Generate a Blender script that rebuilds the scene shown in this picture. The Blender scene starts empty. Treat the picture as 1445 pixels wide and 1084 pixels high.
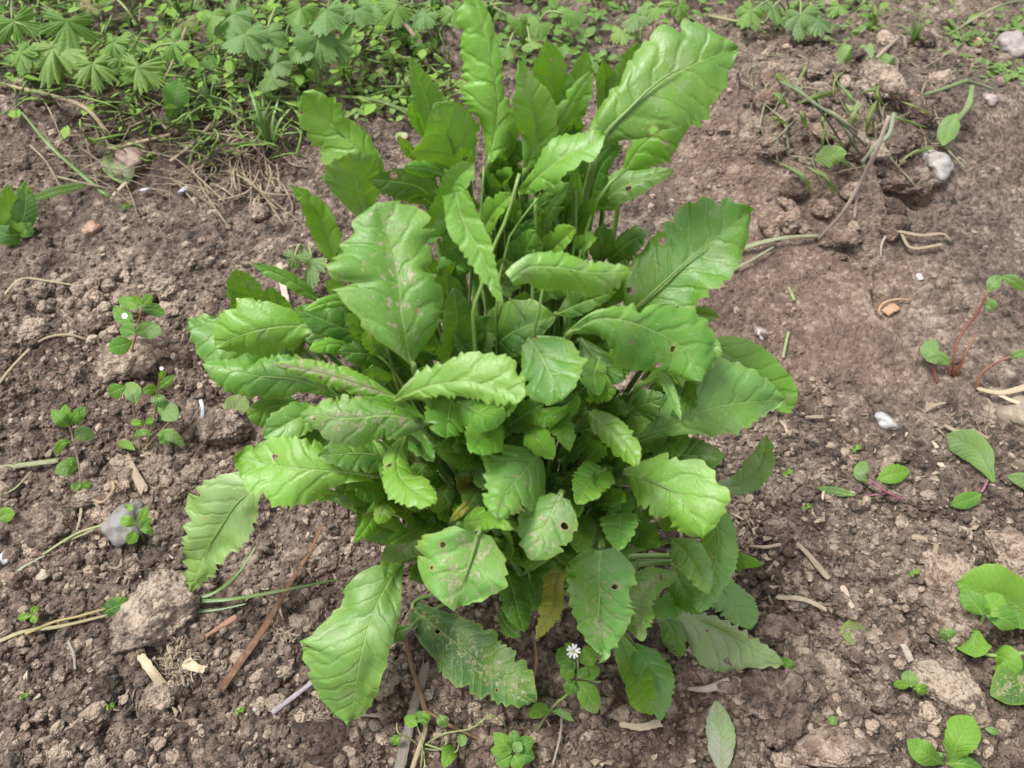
import bpy, bmesh, math, random
import numpy as np
from mathutils import Vector

S = bpy.context.scene
COL = S.collection
rad = math.radians

# ------------------------------------------------------------------ camera
IW, IH, FPX = 1445.0, 1084.0, 1091.0
PITCH = rad(54.0)
CAM_H = 0.58
_base = PITCH + math.atan((828 - IH / 2) / FPX)
CAM = np.array([0.0, -CAM_H / math.tan(_base), CAM_H])
FWD = np.array([0, math.cos(PITCH), -math.sin(PITCH)])
UPV = np.array([0, math.sin(PITCH), math.cos(PITCH)])
RGT = np.array([1.0, 0, 0])
cd = bpy.data.cameras.new('camera')
cam = bpy.data.objects.new('camera', cd)
COL.objects.link(cam)
cam.location = CAM
cam.rotation_euler = (math.pi / 2 - PITCH, 0, 0)
cd.sensor_width = 36
cd.lens = 36 * FPX / IW
cd.clip_start = 0.01
cd.clip_end = 100
cd.dof.use_dof = True
cd.dof.focus_distance = 0.50
cd.dof.aperture_fstop = 13.0
S.camera = cam

# ------------------------------------------------------------------ light
SUN_EL, SUN_AZ = 66.0, -75.0   # azimuth measured from +Y towards +X
w = bpy.data.worlds.new('World')
S.world = w
w.use_nodes = True
nt = w.node_tree
bg = nt.nodes['Background']
sky = nt.nodes.new('ShaderNodeTexSky')
sky.sky_type = 'NISHITA'
sky.sun_disc = False
sky.sun_elevation = rad(SUN_EL)
sky.sun_rotation = rad(SUN_AZ)
sky.air_density = 1.0
sky.dust_density = 4.0
sky.ozone_density = 1.0
hs = nt.nodes.new('ShaderNodeHueSaturation')      # an overcast sky is nearly white
hs.inputs['Saturation'].default_value = 0.22
nt.links.new(sky.outputs[0], hs.inputs['Color'])
mx = nt.nodes.new('ShaderNodeMix'); mx.data_type = 'RGBA'
mx.inputs[0].default_value = .35
mx.inputs[7].default_value = (4.45, 4.4, 4.3, 1)     # the even light of a cloud sheet
nt.links.new(hs.outputs[0], mx.inputs[6])
nt.links.new(mx.outputs[2], bg.inputs['Color'])
bg.inputs['Strength'].default_value = 0.085
sd = bpy.data.lights.new('sun', 'SUN')
sd.energy = 1.5
sd.angle = rad(18)
sd.color = (1.0, 0.965, 0.91)
sun = bpy.data.objects.new('sun', sd)
COL.objects.link(sun)
_sv = Vector((math.sin(rad(SUN_AZ)) * math.cos(rad(SUN_EL)), math.cos(rad(SUN_AZ)) * math.cos(rad(SUN_EL)), math.sin(rad(SUN_EL))))
sun.rotation_euler = _sv.to_track_quat('Z', 'Y').to_euler()
S.view_settings.view_transform = 'Standard'
S.view_settings.look = 'None'
S.view_settings.gamma = 1
S.view_settings.use_curve_mapping = False
S.view_settings.exposure = 1.72

# ------------------------------------------------------------------ noise in numpy
def _hash(*a):
    h = np.zeros(np.shape(a[0]), dtype=np.uint32)
    for i, c in enumerate(a):
        h = h ^ (np.asarray(c).astype(np.int64).astype(np.uint32) * np.uint32([374761393, 668265263, 2147483647 - 58, 1274126177][i]))
        h = (h ^ (h >> np.uint32(13))) * np.uint32(1274126177)
    h = h ^ (h >> np.uint32(16))
    return (h & np.uint32(0xFFFFFF)).astype(np.float64) / float(0xFFFFFF)

def vnoise2(x, y, s=0):
    x = np.asarray(x, float); y = np.asarray(y, float)
    xi = np.floor(x); yi = np.floor(y)
    fx = x - xi; fy = y - yi
    fx = fx * fx * fx * (fx * (fx * 6 - 15) + 10); fy = fy * fy * fy * (fy * (fy * 6 - 15) + 10)
    z = np.full(x.shape, s)
    a = _hash(xi, yi, z); b = _hash(xi + 1, yi, z); c = _hash(xi, yi + 1, z); d = _hash(xi + 1, yi + 1, z)
    return (a + (b - a) * fx + (c - a) * fy + (a - b - c + d) * fx * fy) * 2 - 1

def fbm2(x, y, s=0, o=4, g=0.5):
    t = 0; amp = 1; n = 0
    for i in range(o):
        c, q = math.cos(0.6 * i), math.sin(0.6 * i)
        t = t + amp * vnoise2(x * c - y * q, x * q + y * c, s + i * 17); n += amp
        amp *= g; x = x * 2.03; y = y * 2.03
    return t / n

def vnoise3(x, y, z, s=0):
    xi = np.floor(x); yi = np.floor(y); zi = np.floor(z)
    fx = x - xi; fy = y - yi; fz = z - zi
    fx = fx * fx * (3 - 2 * fx); fy = fy * fy * (3 - 2 * fy); fz = fz * fz * (3 - 2 * fz)
    r = 0
    for dx in (0, 1):
        for dy in (0, 1):
            for dz in (0, 1):
                wgt = (fx if dx else 1 - fx) * (fy if dy else 1 - fy) * (fz if dz else 1 - fz)
                r = r + wgt * _hash(xi + dx, yi + dy, zi + dz, np.full(x.shape, s))
    return r * 2 - 1

def worley2(x, y, s=0):
    xi = np.floor(x); yi = np.floor(y)
    f1 = np.full(x.shape, 9.0); f2 = np.full(x.shape, 9.0); idv = np.zeros(x.shape)
    for dx in (-1, 0, 1):
        for dy in (-1, 0, 1):
            cx = xi + dx; cy = yi + dy
            sx = cx + _hash(cx, cy, np.full(x.shape, s)); sy = cy + _hash(cx, cy, np.full(x.shape, s + 7))
            d = np.hypot(sx - x, sy - y)
            m = d < f1
            f2 = np.where(m, f1, np.minimum(f2, d))
            idv = np.where(m, _hash(cx, cy, np.full(x.shape, s + 3)), idv)
            f1 = np.where(m, d, f1)
    return f1, f2, idv

def sstep(a, b, x):
    t = np.clip((x - a) / (b - a), 0, 1)
    return t * t * (3 - 2 * t)

# ------------------------------------------------------------------ picture <-> place
def ray(px, py):
    return FWD + RGT * ((px - 722.5) / FPX) - UPV * ((py - 542.0) / FPX)
def at_z(px, py, z):
    d = ray(px, py); t = (z - CAM[2]) / d[2]
    return CAM + d * t
def at_y(px, py, y):
    d = ray(px, py); t = (y - CAM[1]) / d[1]
    return CAM + d * t
def depth(p):
    return float(np.dot(np.asarray(p) - CAM, FWD))

# mounds and hollows of the bed: px, py, rx, ry, height (m)
MOUNDS = [(1100, 215, .10, .055, .020), (30, 190, .16, .11, .035), (1220, 185, .22, .13, .042), (1110, 140, .14, .08, .018), (1100, 230, .16, .10, .012),
          (1000, 250, .07, .05, -.012), (660, 860, .10, .08, .008), (1340, 850, .05, .04, .012), (430, 760, .05, .035, -.008),
          (190, 500, .05, .035, .008), (1090, 960, .05, .05, .015), (1200, 300, .10, .04, .008)]
_M = [(at_z(a, b, 0), c, d, e) for a, b, c, d, e in MOUNDS]
# dark crevices: polylines in px, width m, depth m
CRACKS = [([(1030, 135), (1045, 165), (1062, 205)], .008, .018), ([(1180, 925), (1215, 965), (1240, 1010), (1250, 1060)], .005, .010),
          ([(1080, 845), (1120, 880), (1180, 925)], .005, .008), ([(1240, 380), (1235, 415), (1250, 460)], .002, .006),
          ([(15, 1030), (60, 1022), (140, 1030), (150, 1060)], .003, .007), ([(1280, 870), (1320, 905), (1400, 915)], .005, .009),
          ([(1150, 250), (1170, 262), (1190, 300)], .006, .01), ([(60, 250), (110, 262)], .012, .014), ([(1300, 300), (1280, 300), (1245, 290)], .008, .012),
          ([(1150, 520), (1130, 500), (1190, 540)], .003, .004)]
def height(x, y):
    x = np.asarray(x, float); y = np.asarray(y, float)
    h = 0.010 * fbm2(x * 3.1, y * 3.1, 5, 3)
    for c, rx, ry, a in _M:
        h = h + a * np.exp(-(((x - c[0]) / rx) ** 2 + ((y - c[1]) / ry) ** 2))
    rough = rough_mask(x, y)
    wx = x + .006 * fbm2(x * 40, y * 40, 71, 2); wy = y + .006 * fbm2(x * 40, y * 40, 91, 2)
    h = h + 0.0045 * fbm2(x * 16, y * 16, 11, 4) * (0.5 + rough)
    for sc, amp, s in ((26, .0090, 21), (60, .0050, 31), (135, .0023, 41)):
        f1, f2, cid = worley2(wx * sc, wy * sc, s)
        present = sstep(.42, .62, cid)
        dome = np.sqrt(np.clip(1 - (f1 / .62) ** 2, 0, 1))
        h = h + amp * rough * present * dome * (.5 + .7 * cid)
    h = h + .0028 * np.abs(fbm2(wx * 55, wy * 55, 51, 3, .6)) * (.35 + rough)
    h = h + .0016 * fbm2(x * 150, y * 150, 61, 3, .7) * (.35 + rough)
    h = h - .0022 * np.maximum(0, fbm2(wx * 90, wy * 90, 65, 2) - .15) * 2.5 * (.2 + rough)
    # crusted right side: flat plates with fine cracks between them
    f1, f2, cid = worley2(wx * 9, wy * 9, 81)
    h = h - .0035 * (1 - sstep(0.0, .05, f2 - f1)) * (cid > .35) * (1.0 - rough * .6)
    for pts, wd, dp in CRACKS:
        P = [at_z(a, b, 0)[:2] for a, b in pts]
        jit = .004 * vnoise2(x * 60, y * 60, 33)
        for a, b in zip(P[:-1], P[1:]):
            ab = b - a; t = np.clip(((x - a[0]) * ab[0] + (y - a[1]) * ab[1]) / (ab @ ab), 0, 1)
            d = np.hypot(x - a[0] - t * ab[0], y - a[1] - t * ab[1]) + jit
            h = h - dp * np.exp(-(np.maximum(d, 0) / wd) ** 2)
    return h
def rough_mask(x, y):
    r = .75 + .5 * fbm2(x * 4, y * 4, 101, 3)
    c1 = at_z(1240, 420, 0); c2 = at_z(240, 270, 0)
    r = r - 1.0 * np.exp(-(((x - c1[0]) / .30) ** 2 + ((y - c1[1]) / .21) ** 2))
    r = r - .45 * np.exp(-(((x - c2[0]) / .16) ** 2 + ((y - c2[1]) / .10) ** 2))
    return np.clip(r, .06, 1.15)
# ------------------------------------------------------------------ objects
def mesh_from(name, V, F, smooth=True, uvs=None, mat=None):
    V = np.asarray(V, dtype=np.float32)
    me = bpy.data.meshes.new(name)
    if isinstance(F, np.ndarray):
        k = F.shape[1]; n = len(F)
        me.vertices.add(len(V)); me.vertices.foreach_set('co', V.ravel())
        me.loops.add(n * k); me.loops.foreach_set('vertex_index', F.astype(np.int32).ravel())
        me.polygons.add(n)
        me.polygons.foreach_set('loop_start', np.arange(0, n * k, k, dtype=np.int32))
        me.polygons.foreach_set('loop_total', np.full(n, k, dtype=np.int32))
    else:
        me.from_pydata([tuple(map(float, v)) for v in V], [], F)
    me.polygons.foreach_set('use_smooth', np.full(len(me.polygons), smooth, dtype=bool))
    if uvs:
        li = np.zeros(len(me.loops), dtype=np.int32); me.loops.foreach_get('vertex_index', li)
        for nm, uv in uvs.items():
            l = me.uv_layers.new(name=nm)
            l.data.foreach_set('uv', np.asarray(uv, dtype=np.float32)[li].ravel())
    me.update(calc_edges=True)
    if mat: me.materials.append(mat)
    return me
def link(name, me, parent=None, color=None):
    o = bpy.data.objects.new(name, me); COL.objects.link(o)
    if parent is not None: o.parent = parent
    if color is not None: o.color = color
    return o
def tag(o, label, cat, group=None):
    o['label'] = label; o['category'] = cat
    if group: o['group'] = group
    return o
def root(name, loc, label, cat, group=None):
    o = bpy.data.objects.new(name, None); COL.objects.link(o)
    o.empty_display_size = .01
    o.location = [float(v) for v in loc]
    return tag(o, label, cat, group)
def rel(o, V):
    return np.asarray(V, float) - np.array(o.location) if o is not None else np.asarray(V, float)

# ------------------------------------------------------------------ materials
def nmat(name):
    m = bpy.data.materials.new(name); m.use_nodes = True
    n = m.node_tree
    for x in list(n.nodes): n.nodes.remove(x)
    return m, n
class NB:
    def __init__(s, n): s.n = n
    def add(s, t, **k):
        x = s.n.nodes.new(t)
        for a, b in k.items(): setattr(x, a, b)
        return x
    def put(s, sock, v):
        if isinstance(v, bpy.types.NodeSocket): s.n.links.new(v, sock)
        else: sock.default_value = v
    def m(s, op, a, b=0.0, c=0.0, clamp=False):
        x = s.add('ShaderNodeMath', operation=op, use_clamp=clamp)
        s.put(x.inputs[0], a); s.put(x.inputs[1], b); s.put(x.inputs[2], c)
        return x.outputs[0]
    def mix(s, f, a, b, mode='MIX'):
        x = s.add('ShaderNodeMix', data_type='RGBA', blend_type=mode)
        s.put(x.inputs[0], f)
        s.put(x.inputs[6], a if isinstance(a, bpy.types.NodeSocket) else (*a, 1) if len(a) == 3 else a)
        s.put(x.inputs[7], b if isinstance(b, bpy.types.NodeSocket) else (*b, 1) if len(b) == 3 else b)
        return x.outputs[2]
    def noise(s, vec, scale, detail=2, rough=.5, dist=0, dim='3D'):
        x = s.add('ShaderNodeTexNoise', noise_dimensions=dim)
        if vec is not None: s.put(x.inputs['Vector'], vec)
        x.inputs['Scale'].default_value = scale; x.inputs['Detail'].default_value = detail
        x.inputs['Roughness'].default_value = rough; x.inputs['Distortion'].default_value = dist
        return x.outputs['Fac']
    def step(s, v, a, b):
        x = s.add('ShaderNodeMapRange', interpolation_type='SMOOTHSTEP')
        s.put(x.inputs[0], v); x.inputs[1].default_value = a; x.inputs[2].default_value = b
        return x.outputs[0]
    def bump(s, h, strength, dist, normal=None):
        x = s.add('ShaderNodeBump'); x.inputs['Strength'].default_value = strength; x.inputs['Distance'].default_value = dist
        s.put(x.inputs['Height'], h)
        if normal is not None: s.put(x.inputs['Normal'], normal)
        return x.outputs[0]

def leaf_material(name, holes=True, gloss=.46, veinf=0.9, trans=.25, relief=.00040, vcol=.30, spec=.70):
    m, n = nmat(name); b = NB(n)
    out = b.add('ShaderNodeOutputMaterial')
    oi = b.add('ShaderNodeObjectInfo')
    rnd = oi.outputs['Random']; dmg = oi.outputs['Alpha']
    u1 = b.add('ShaderNodeUVMap', uv_map='cm'); sx = b.add('ShaderNodeSeparateXYZ'); b.put(sx.inputs[0], u1.outputs[0])
    al, ac = sx.outputs[0], sx.outputs[1]            # cm along the midrib, cm across it
    u2 = b.add('ShaderNodeUVMap', uv_map='tv'); sy = b.add('ShaderNodeSeparateXYZ'); b.put(sy.inputs[0], u2.outputs[0])
    t, v = sy.outputs[0], sy.outputs[1]
    off = b.add('ShaderNodeCombineXYZ'); b.put(off.inputs[0], al); b.put(off.inputs[1], ac); b.put(off.inputs[2], b.m('MULTIPLY', rnd, 53.0))
    P = off.outputs[0]
    absac = b.m('ABSOLUTE', ac)
    # midrib
    mw = b.m('MULTIPLY_ADD', t, -.05, .07)
    mid = b.m('SUBTRACT', 1.0, b.step(b.m('DIVIDE', absac, mw), .6, 1.25))
    # side veins, curving forwards
    wv = b.noise(P, .8, 3)
    side = b.m('SIGN', ac)
    sarg = b.m('ADD', b.m('SUBTRACT', b.m('MULTIPLY', al, veinf), b.m('MULTIPLY', b.m('POWER', absac, .82), veinf * .95)), b.m('MULTIPLY', wv, 1.1))
    sarg = b.m('ADD', sarg, b.m('MULTIPLY', side, .23))
    fr = b.m('ABSOLUTE', b.m('SUBTRACT', b.m('FRACT', sarg), .5))
    vein = b.m('SUBTRACT', 1.0, b.step(fr, .018, .05))
    vsoft = b.m('SUBTRACT', 1.0, b.step(fr, .0, .22))
    # fine net
    vo = b.add('ShaderNodeTexVoronoi', feature='DISTANCE_TO_EDGE', voronoi_dimensions='3D'); b.put(vo.inputs['Vector'], P); vo.inputs['Scale'].default_value = 3.3
    net = b.m('SUBTRACT', 1.0, b.step(vo.outputs['Distance'], .0, .10))
    big = b.noise(P, .45, 3, .55); fine = b.noise(P, 9, 3, .6)
    base = oi.outputs['Color']
    c1 = b.mix(b.step(big, .35, .68), base, b.mix(.55, base, (.16, .30, .03)))
    c1 = b.mix(b.m('MULTIPLY', b.step(fine, .35, .75), .22), c1, b.mix(.7, c1, (.02, .07, .015)))
    c1 = b.mix(b.m('MULTIPLY', net, .10), c1, (.15, .28, .06))
    c1 = b.mix(b.m('MULTIPLY', vein, vcol), c1, (.20, .33, .08))
    c1 = b.mix(b.m('MULTIPLY', mid, .6), c1, (.26, .40, .11))
    # yellowing towards the rim on some
    rim = b.step(b.m('ABSOLUTE', v), .80, 1.0)
    c1 = b.mix(b.m('MULTIPLY', rim, b.m('MULTIPLY_ADD', dmg, .5, .10)), c1, (.22, .30, .05))
    # pale scars and dust flecks
    sv = b.add('ShaderNodeTexVoronoi', feature='F1', voronoi_dimensions='3D'); b.put(sv.inputs['Vector'], P); sv.inputs['Scale'].default_value = 2.6
    sr = b.add('ShaderNodeSeparateXYZ'); b.put(sr.inputs[0], sv.outputs['Color'])
    fleck = b.m('MULTIPLY', b.m('LESS_THAN', sv.outputs['Distance'], b.m('MULTIPLY_ADD', sr.outputs[1], .10, .03)), b.m('LESS_THAN', sr.outputs[0], b.m('MULTIPLY_ADD', dmg, .45, .20)))
    c1 = b.mix(b.m('MULTIPLY', fleck, .6), c1, (.42, .44, .30))
    s2 = b.add('ShaderNodeTexVoronoi', feature='F1', voronoi_dimensions='3D'); b.put(s2.inputs['Vector'], P); s2.inputs['Scale'].default_value = 7.5
    s3 = b.add('ShaderNodeSeparateXYZ'); b.put(s3.inputs[0], s2.outputs['Color'])
    grit = b.m('MULTIPLY', b.m('LESS_THAN', s2.outputs['Distance'], b.m('MULTIPLY_ADD', s3.outputs[1], .16, .06)), b.m('LESS_THAN', s3.outputs[0], b.m('MULTIPLY', b.step(big, .40, .62), b.m('MULTIPLY_ADD', dmg, .30, .16))))
    c1 = b.mix(b.m('MULTIPLY', grit, .65), c1, (.50, .50, .40))
    sc = b.noise(P, 3.2, 5, .72, .6)
    nearmid = b.m('SUBTRACT', 1.0, b.step(b.m('ABSOLUTE', v), .15, .75))
    scar = b.m('MULTIPLY', b.step(b.m('ADD', sc, b.m('MULTIPLY', b.m('ADD', nearmid, big), b.m('MULTIPLY', dmg, .13))), .635, .67), b.step(dmg, .05, .4))
    c1 = b.mix(b.m('MULTIPLY', scar, .75), c1, (.34, .31, .20))
    dust = b.step(b.noise(P, .6, 4, .6), .56, .70)
    c1 = b.mix(b.m('MULTIPLY', dust, .22), c1, (.36, .36, .28))
    # paler back
    geo = b.add('ShaderNodeNewGeometry')
    c1 = b.mix(b.m('MULTIPLY', geo.outputs['Backfacing'], .55), c1, (.13, .21, .075))
    hole = None
    if holes:
        hv = b.add('ShaderNodeTexVoronoi', feature='F1', voronoi_dimensions='3D'); hp = b.add('ShaderNodeVectorMath', operation='ADD')
        b.put(hp.inputs[0], P)
        nz = b.add('ShaderNodeTexNoise'); b.put(nz.inputs['Vector'], P); nz.inputs['Scale'].default_value = 5
        sca = b.add('ShaderNodeVectorMath', operation='SCALE'); b.put(sca.inputs[0], nz.outputs['Color']); sca.inputs[3].default_value = .16
        b.put(hp.inputs[1], sca.outputs[0])
        b.put(hv.inputs['Vector'], hp.outputs[0]); hv.inputs['Scale'].default_value = 1.0
        hc = b.add('ShaderNodeSeparateXYZ'); b.put(hc.inputs[0], hv.outputs['Color'])
        on = b.m('LESS_THAN', hc.outputs[0], b.m('MULTIPLY_ADD', dmg, .85, .05))
        rr = b.m('MULTIPLY_ADD', b.m('POWER', hc.outputs[1], 2.0), .16, .06)
        hole = b.m('MULTIPLY', on, b.m('LESS_THAN', hv.outputs['Distance'], rr))
        rimh = b.m('MULTIPLY', on, b.m('LESS_THAN', hv.outputs['Distance'], b.m('ADD', rr, .05)))
        c1 = b.mix(b.m('MULTIPLY', rimh, .85), c1, (.30, .22, .10))
    hgt = b.m('ADD', b.m('MULTIPLY', vsoft, -1.0), b.m('MULTIPLY', net, -.13))
    hgt = b.m('ADD', hgt, b.m('MULTIPLY', mid, -.8))
    hgt = b.m('ADD', hgt, b.m('MULTIPLY', big, 1.6))
    hgt = b.m('ADD', hgt, b.m('MULTIPLY', fine, .22))
    hgt = b.m('ADD', hgt, b.m('MULTIPLY', scar, -.3))
    nor = b.bump(hgt, .85, relief)
    pr = b.add('ShaderNodeBsdfPrincipled')
    b.put(pr.inputs['Base Color'], c1); b.put(pr.inputs['Normal'], nor)
    b.put(pr.inputs['Roughness'], b.m('MULTIPLY_ADD', fine, .22, b.m('MULTIPLY_ADD', dmg, .12, gloss - .10)))
    pr.inputs['Specular IOR Level'].default_value = spec
    tr = b.add('ShaderNodeBsdfTranslucent')
    b.put(tr.inputs['Color'], b.mix(.5, b.mix(1.0, c1, (1.55, 1.75, .55), 'MULTIPLY'), (.22, .38, .015)))
    b.put(tr.inputs['Normal'], nor)
    ms = b.add('ShaderNodeMixShader'); ms.inputs[0].default_value = trans
    b.put(ms.inputs[1], pr.outputs[0]); b.put(ms.inputs[2], tr.outputs[0])
    fin = ms.outputs[0]
    if holes:
        tp = b.add('ShaderNodeBsdfTransparent'); mh = b.add('ShaderNodeMixShader')
        b.put(mh.inputs[0], hole); b.put(mh.inputs[1], fin); b.put(mh.inputs[2], tp.outputs[0]); fin = mh.outputs[0]
    b.put(out.inputs[0], fin)
    return m
M_LEAF = leaf_material('leaf_blade')
M_WEED = leaf_material('weed_leaf', holes=False, gloss=.55, veinf=1.9, trans=.36, relief=.00028, vcol=.18, spec=.32)

def stem_material(name):
    m, n = nmat(name); b = NB(n)
    out = b.add('ShaderNodeOutputMaterial'); oi = b.add('ShaderNodeObjectInfo')
    tc = b.add('ShaderNodeTexCoord')
    nz = b.noise(tc.outputs['Object'], 240, 3); n2 = b.noise(tc.outputs['Object'], 25, 2)
    c = b.mix(b.m('MULTIPLY', nz, .35), oi.outputs['Color'], b.mix(.6, oi.outputs['Color'], (.02, .03, .01)))
    c = b.mix(b.m('MULTIPLY', b.step(n2, .4, .7), .35), c, b.mix(.6, oi.outputs['Color'], (.30, .30, .14)))
    pr = b.add('ShaderNodeBsdfPrincipled'); b.put(pr.inputs['Base Color'], c); pr.inputs['Roughness'].default_value = .45
    pr.inputs['Subsurface Weight'].default_value = .0
    b.put(pr.inputs['Normal'], b.bump(nz, .4, .0006)); b.put(out.inputs[0], pr.outputs[0])
    return m
M_STEM = stem_material('green_stem')

def soil_material(name, fresh=True):
    m, n = nmat(name); b = NB(n)
    out = b.add('ShaderNodeOutputMaterial'); geo = b.add('ShaderNodeNewGeometry'); oi = b.add('ShaderNodeObjectInfo')
    if fresh: P = geo.outputs['Position']
    else:
        tc = b.add('ShaderNodeTexCoord'); ad = b.add('ShaderNodeVectorMath', operation='ADD')
        b.put(ad.inputs[0], geo.outputs['Position']); cm = b.add('ShaderNodeCombineXYZ'); b.put(cm.inputs[0], oi.outputs['Random']); b.put(ad.inputs[1], cm.outputs[0]); P = ad.outputs[0]
    a = b.noise(P, 5.5, 3, .55); c_ = b.noise(P, 38, 4, .6); d = b.noise(P, 170, 3, .6); e = b.noise(P, 620, 3, .65)
    dark = (.050, .036, .028); midc = (.175, .127, .099); lite = (.38, .306, .245)
    k = b.m('ADD', b.m('MULTIPLY', a, .55), b.m('ADD', b.m('MULTIPLY', c_, .75), b.m('MULTIPLY', d, .45)))
    gv = b.add('ShaderNodeTexVoronoi'); b.put(gv.inputs['Vector'], P); gv.inputs['Scale'].default_value = 210
    gs = b.add('ShaderNodeSeparateXYZ'); b.put(gs.inputs[0], gv.outputs['Color'])
    gw = b.add('ShaderNodeTexVoronoi'); b.put(gw.inputs['Vector'], P); gw.inputs['Scale'].default_value = 75
    gt = b.add('ShaderNodeSeparateXYZ'); b.put(gt.inputs[0], gw.outputs['Color'])
    k = b.m('ADD', k, b.m('ADD', b.m('MULTIPLY_ADD', gs.outputs[0], .26, -.13), b.m('MULTIPLY_ADD', gt.outputs[0], .16, -.08)))
    k = b.m('SUBTRACT', k, .44)
    if not fresh: k = b.m('ADD', k, b.m('SUBTRACT', oi.outputs['Alpha'], .5))
    c = b.mix(b.step(k, .16, .50), dark, midc)
    c = b.mix(b.step(k, .46, .74), c, lite)
    c = b.mix(b.m('MULTIPLY', b.step(b.noise(P, 3.2, 2), .5, .66), .35), c, b.mix(.5, c, (.20, .115, .080)))
    c = b.mix(b.m('MULTIPLY', b.step(b.noise(P, 9, 3, .6, .5), .50, .64), .55), c, b.mix(.6, c, (.050, .038, .031)))
    c = b.mix(b.m('MULTIPLY', b.step(e, .60, .74), .55), c, (.40, .33, .26))
    c = b.mix(b.m('MULTIPLY', b.step(e, .44, .28), .5), c, (.035, .026, .022))
    for cc_, r1_, r0_ in ((at_z(1130, 400, 0), .26, .05), (at_z(1020, 210, 0), .20, .04)):
        dv = b.add('ShaderNodeVectorMath', operation='DISTANCE'); b.put(dv.inputs[0], geo.outputs['Position']); dv.inputs[1].default_value = tuple(cc_)
        mk = b.m('MULTIPLY', b.step(b.m('ADD', dv.outputs['Value'], b.m('MULTIPLY', a, .10)), r1_, r0_ + .05), .55)
        c = b.mix(mk, c, b.mix(.45, c, (.235, .140, .105)))
    # straw-coloured fibre flecks
    mp = b.add('ShaderNodeMapping'); b.put(mp.inputs[0], P); mp.inputs['Scale'].default_value = (260, 900, 400); mp.inputs['Rotation'].default_value = (0, 0, .7)
    fb = b.noise(mp.outputs[0], 1.0, 2, .5, 1.2)
    c = b.mix(b.m('MULTIPLY', b.step(fb, .70, .76), .55), c, (.42, .33, .22))
    if not fresh: c = b.mix(1.0, c, oi.outputs['Color'], 'MULTIPLY')
    pr = b.add('ShaderNodeBsdfPrincipled'); b.put(pr.inputs['Base Color'], c)
    b.put(pr.inputs['Roughness'], b.m('MULTIPLY_ADD', k, .35, .68)); pr.inputs['Specular IOR Level'].default_value = .35
    vo = b.add('ShaderNodeTexVoronoi'); b.put(vo.inputs['Vector'], P); vo.inputs['Scale'].default_value = 330
    hh = b.m('ADD', b.m('MULTIPLY', e, 1.0), b.m('ADD', b.m('MULTIPLY', d, 1.6), b.m('ADD', b.m('MULTIPLY', vo.outputs['Distance'], -.8), b.m('MULTIPLY', gv.outputs['Distance'], -1.0))))
    n1 = b.bump(c_, .5, .004)
    b.put(pr.inputs['Normal'], b.bump(hh, 1.0, .0032, n1)); b.put(out.inputs[0], pr.outputs[0])
    return m
M_SOIL = soil_material('soil')
M_CLOD = soil_material('clod_soil', False)

def dry_material(name, along=False):
    m, n = nmat(name); b = NB(n)
    out = b.add('ShaderNodeOutputMaterial'); oi = b.add('ShaderNodeObjectInfo'); u = b.add('ShaderNodeUVMap', uv_map='cm')
    mp = b.add('ShaderNodeMapping'); b.put(mp.inputs[0], u.outputs[0]); mp.inputs['Scale'].default_value = (1.2, 22, 1)
    ad = b.add('ShaderNodeVectorMath', operation='ADD'); b.put(ad.inputs[0], mp.outputs[0]); cx = b.add('ShaderNodeCombineXYZ'); b.put(cx.inputs[0], b.m('MULTIPLY', oi.outputs['Random'], 91)); b.put(ad.inputs[1], cx.outputs[0])
    fbr = b.noise(ad.outputs[0], 1.0, 4, .6, .4); bl = b.noise(u.outputs[0], 1.6, 3)
    tone = b.noise(u.outputs[0], .13, 1)
    base = b.mix(b.m('MULTIPLY', b.step(tone, .40, .62), .75), oi.outputs['Color'], b.mix(1.0, oi.outputs['Color'], (.42, .38, .36), 'MULTIPLY'))
    c = b.mix(b.m('MULTIPLY', b.step(fbr, .35, .65), .6), base, b.mix(.65, base, (.05, .035, .025)))
    c = b.mix(b.m('MULTIPLY', b.step(bl, .45, .7), .35), c, (.30, .24, .17))
    pr = b.add('ShaderNodeBsdfPrincipled'); b.put(pr.inputs['Base Color'], c); pr.inputs['Roughness'].default_value = .7
    b.put(pr.inputs['Normal'], b.bump(fbr, .8, .0008)); b.put(out.inputs[0], pr.outputs[0])
    return m
M_DRY = dry_material('dry_plant_fibre')

def stone_material(name):
    m, n = nmat(name); b = NB(n)
    out = b.add('ShaderNodeOutputMaterial'); oi = b.add('ShaderNodeObjectInfo'); g = b.add('ShaderNodeNewGeometry')
    P = g.outputs['Position']; a = b.noise(P, 60, 4, .6); d = b.noise(P, 420, 3, .6)
    c = b.mix(b.m('MULTIPLY', b.step(a, .4, .68), .55), oi.outputs['Color'], b.mix(.5, oi.outputs['Color'], (.16, .12, .10)))
    c = b.mix(b.m('MULTIPLY', b.step(d, .55, .7), .25), c, (.34, .30, .26))
    c = b.mix(b.m('MULTIPLY', b.step(b.noise(P, 110, 4, .7), .47, .62), .6), c, (.17, .13, .11))
    c = b.mix(1.0, c, (.82, .80, .78), 'MULTIPLY')
    pr = b.add('ShaderNodeBsdfPrincipled'); b.put(pr.inputs['Base Color'], c); pr.inputs['Roughness'].default_value = .6
    b.put(pr.inputs['Normal'], b.bump(b.m('ADD', a, b.m('MULTIPLY', d, .4)), .6, .0015)); b.put(out.inputs[0], pr.outputs[0])
    return m
M_STONE = stone_material('stone')
def plain(name, col, rough=.5):
    m, n = nmat(name); b = NB(n); out = b.add('ShaderNodeOutputMaterial'); pr = b.add('ShaderNodeBsdfPrincipled')
    tc = b.add('ShaderNodeTexCoord'); nz = b.noise(tc.outputs['Object'], 500, 2)
    b.put(pr.inputs['Base Color'], b.mix(nz, col, [c * .8 for c in col])); pr.inputs['Roughness'].default_value = rough
    b.put(out.inputs[0], pr.outputs[0]); return m
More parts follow.
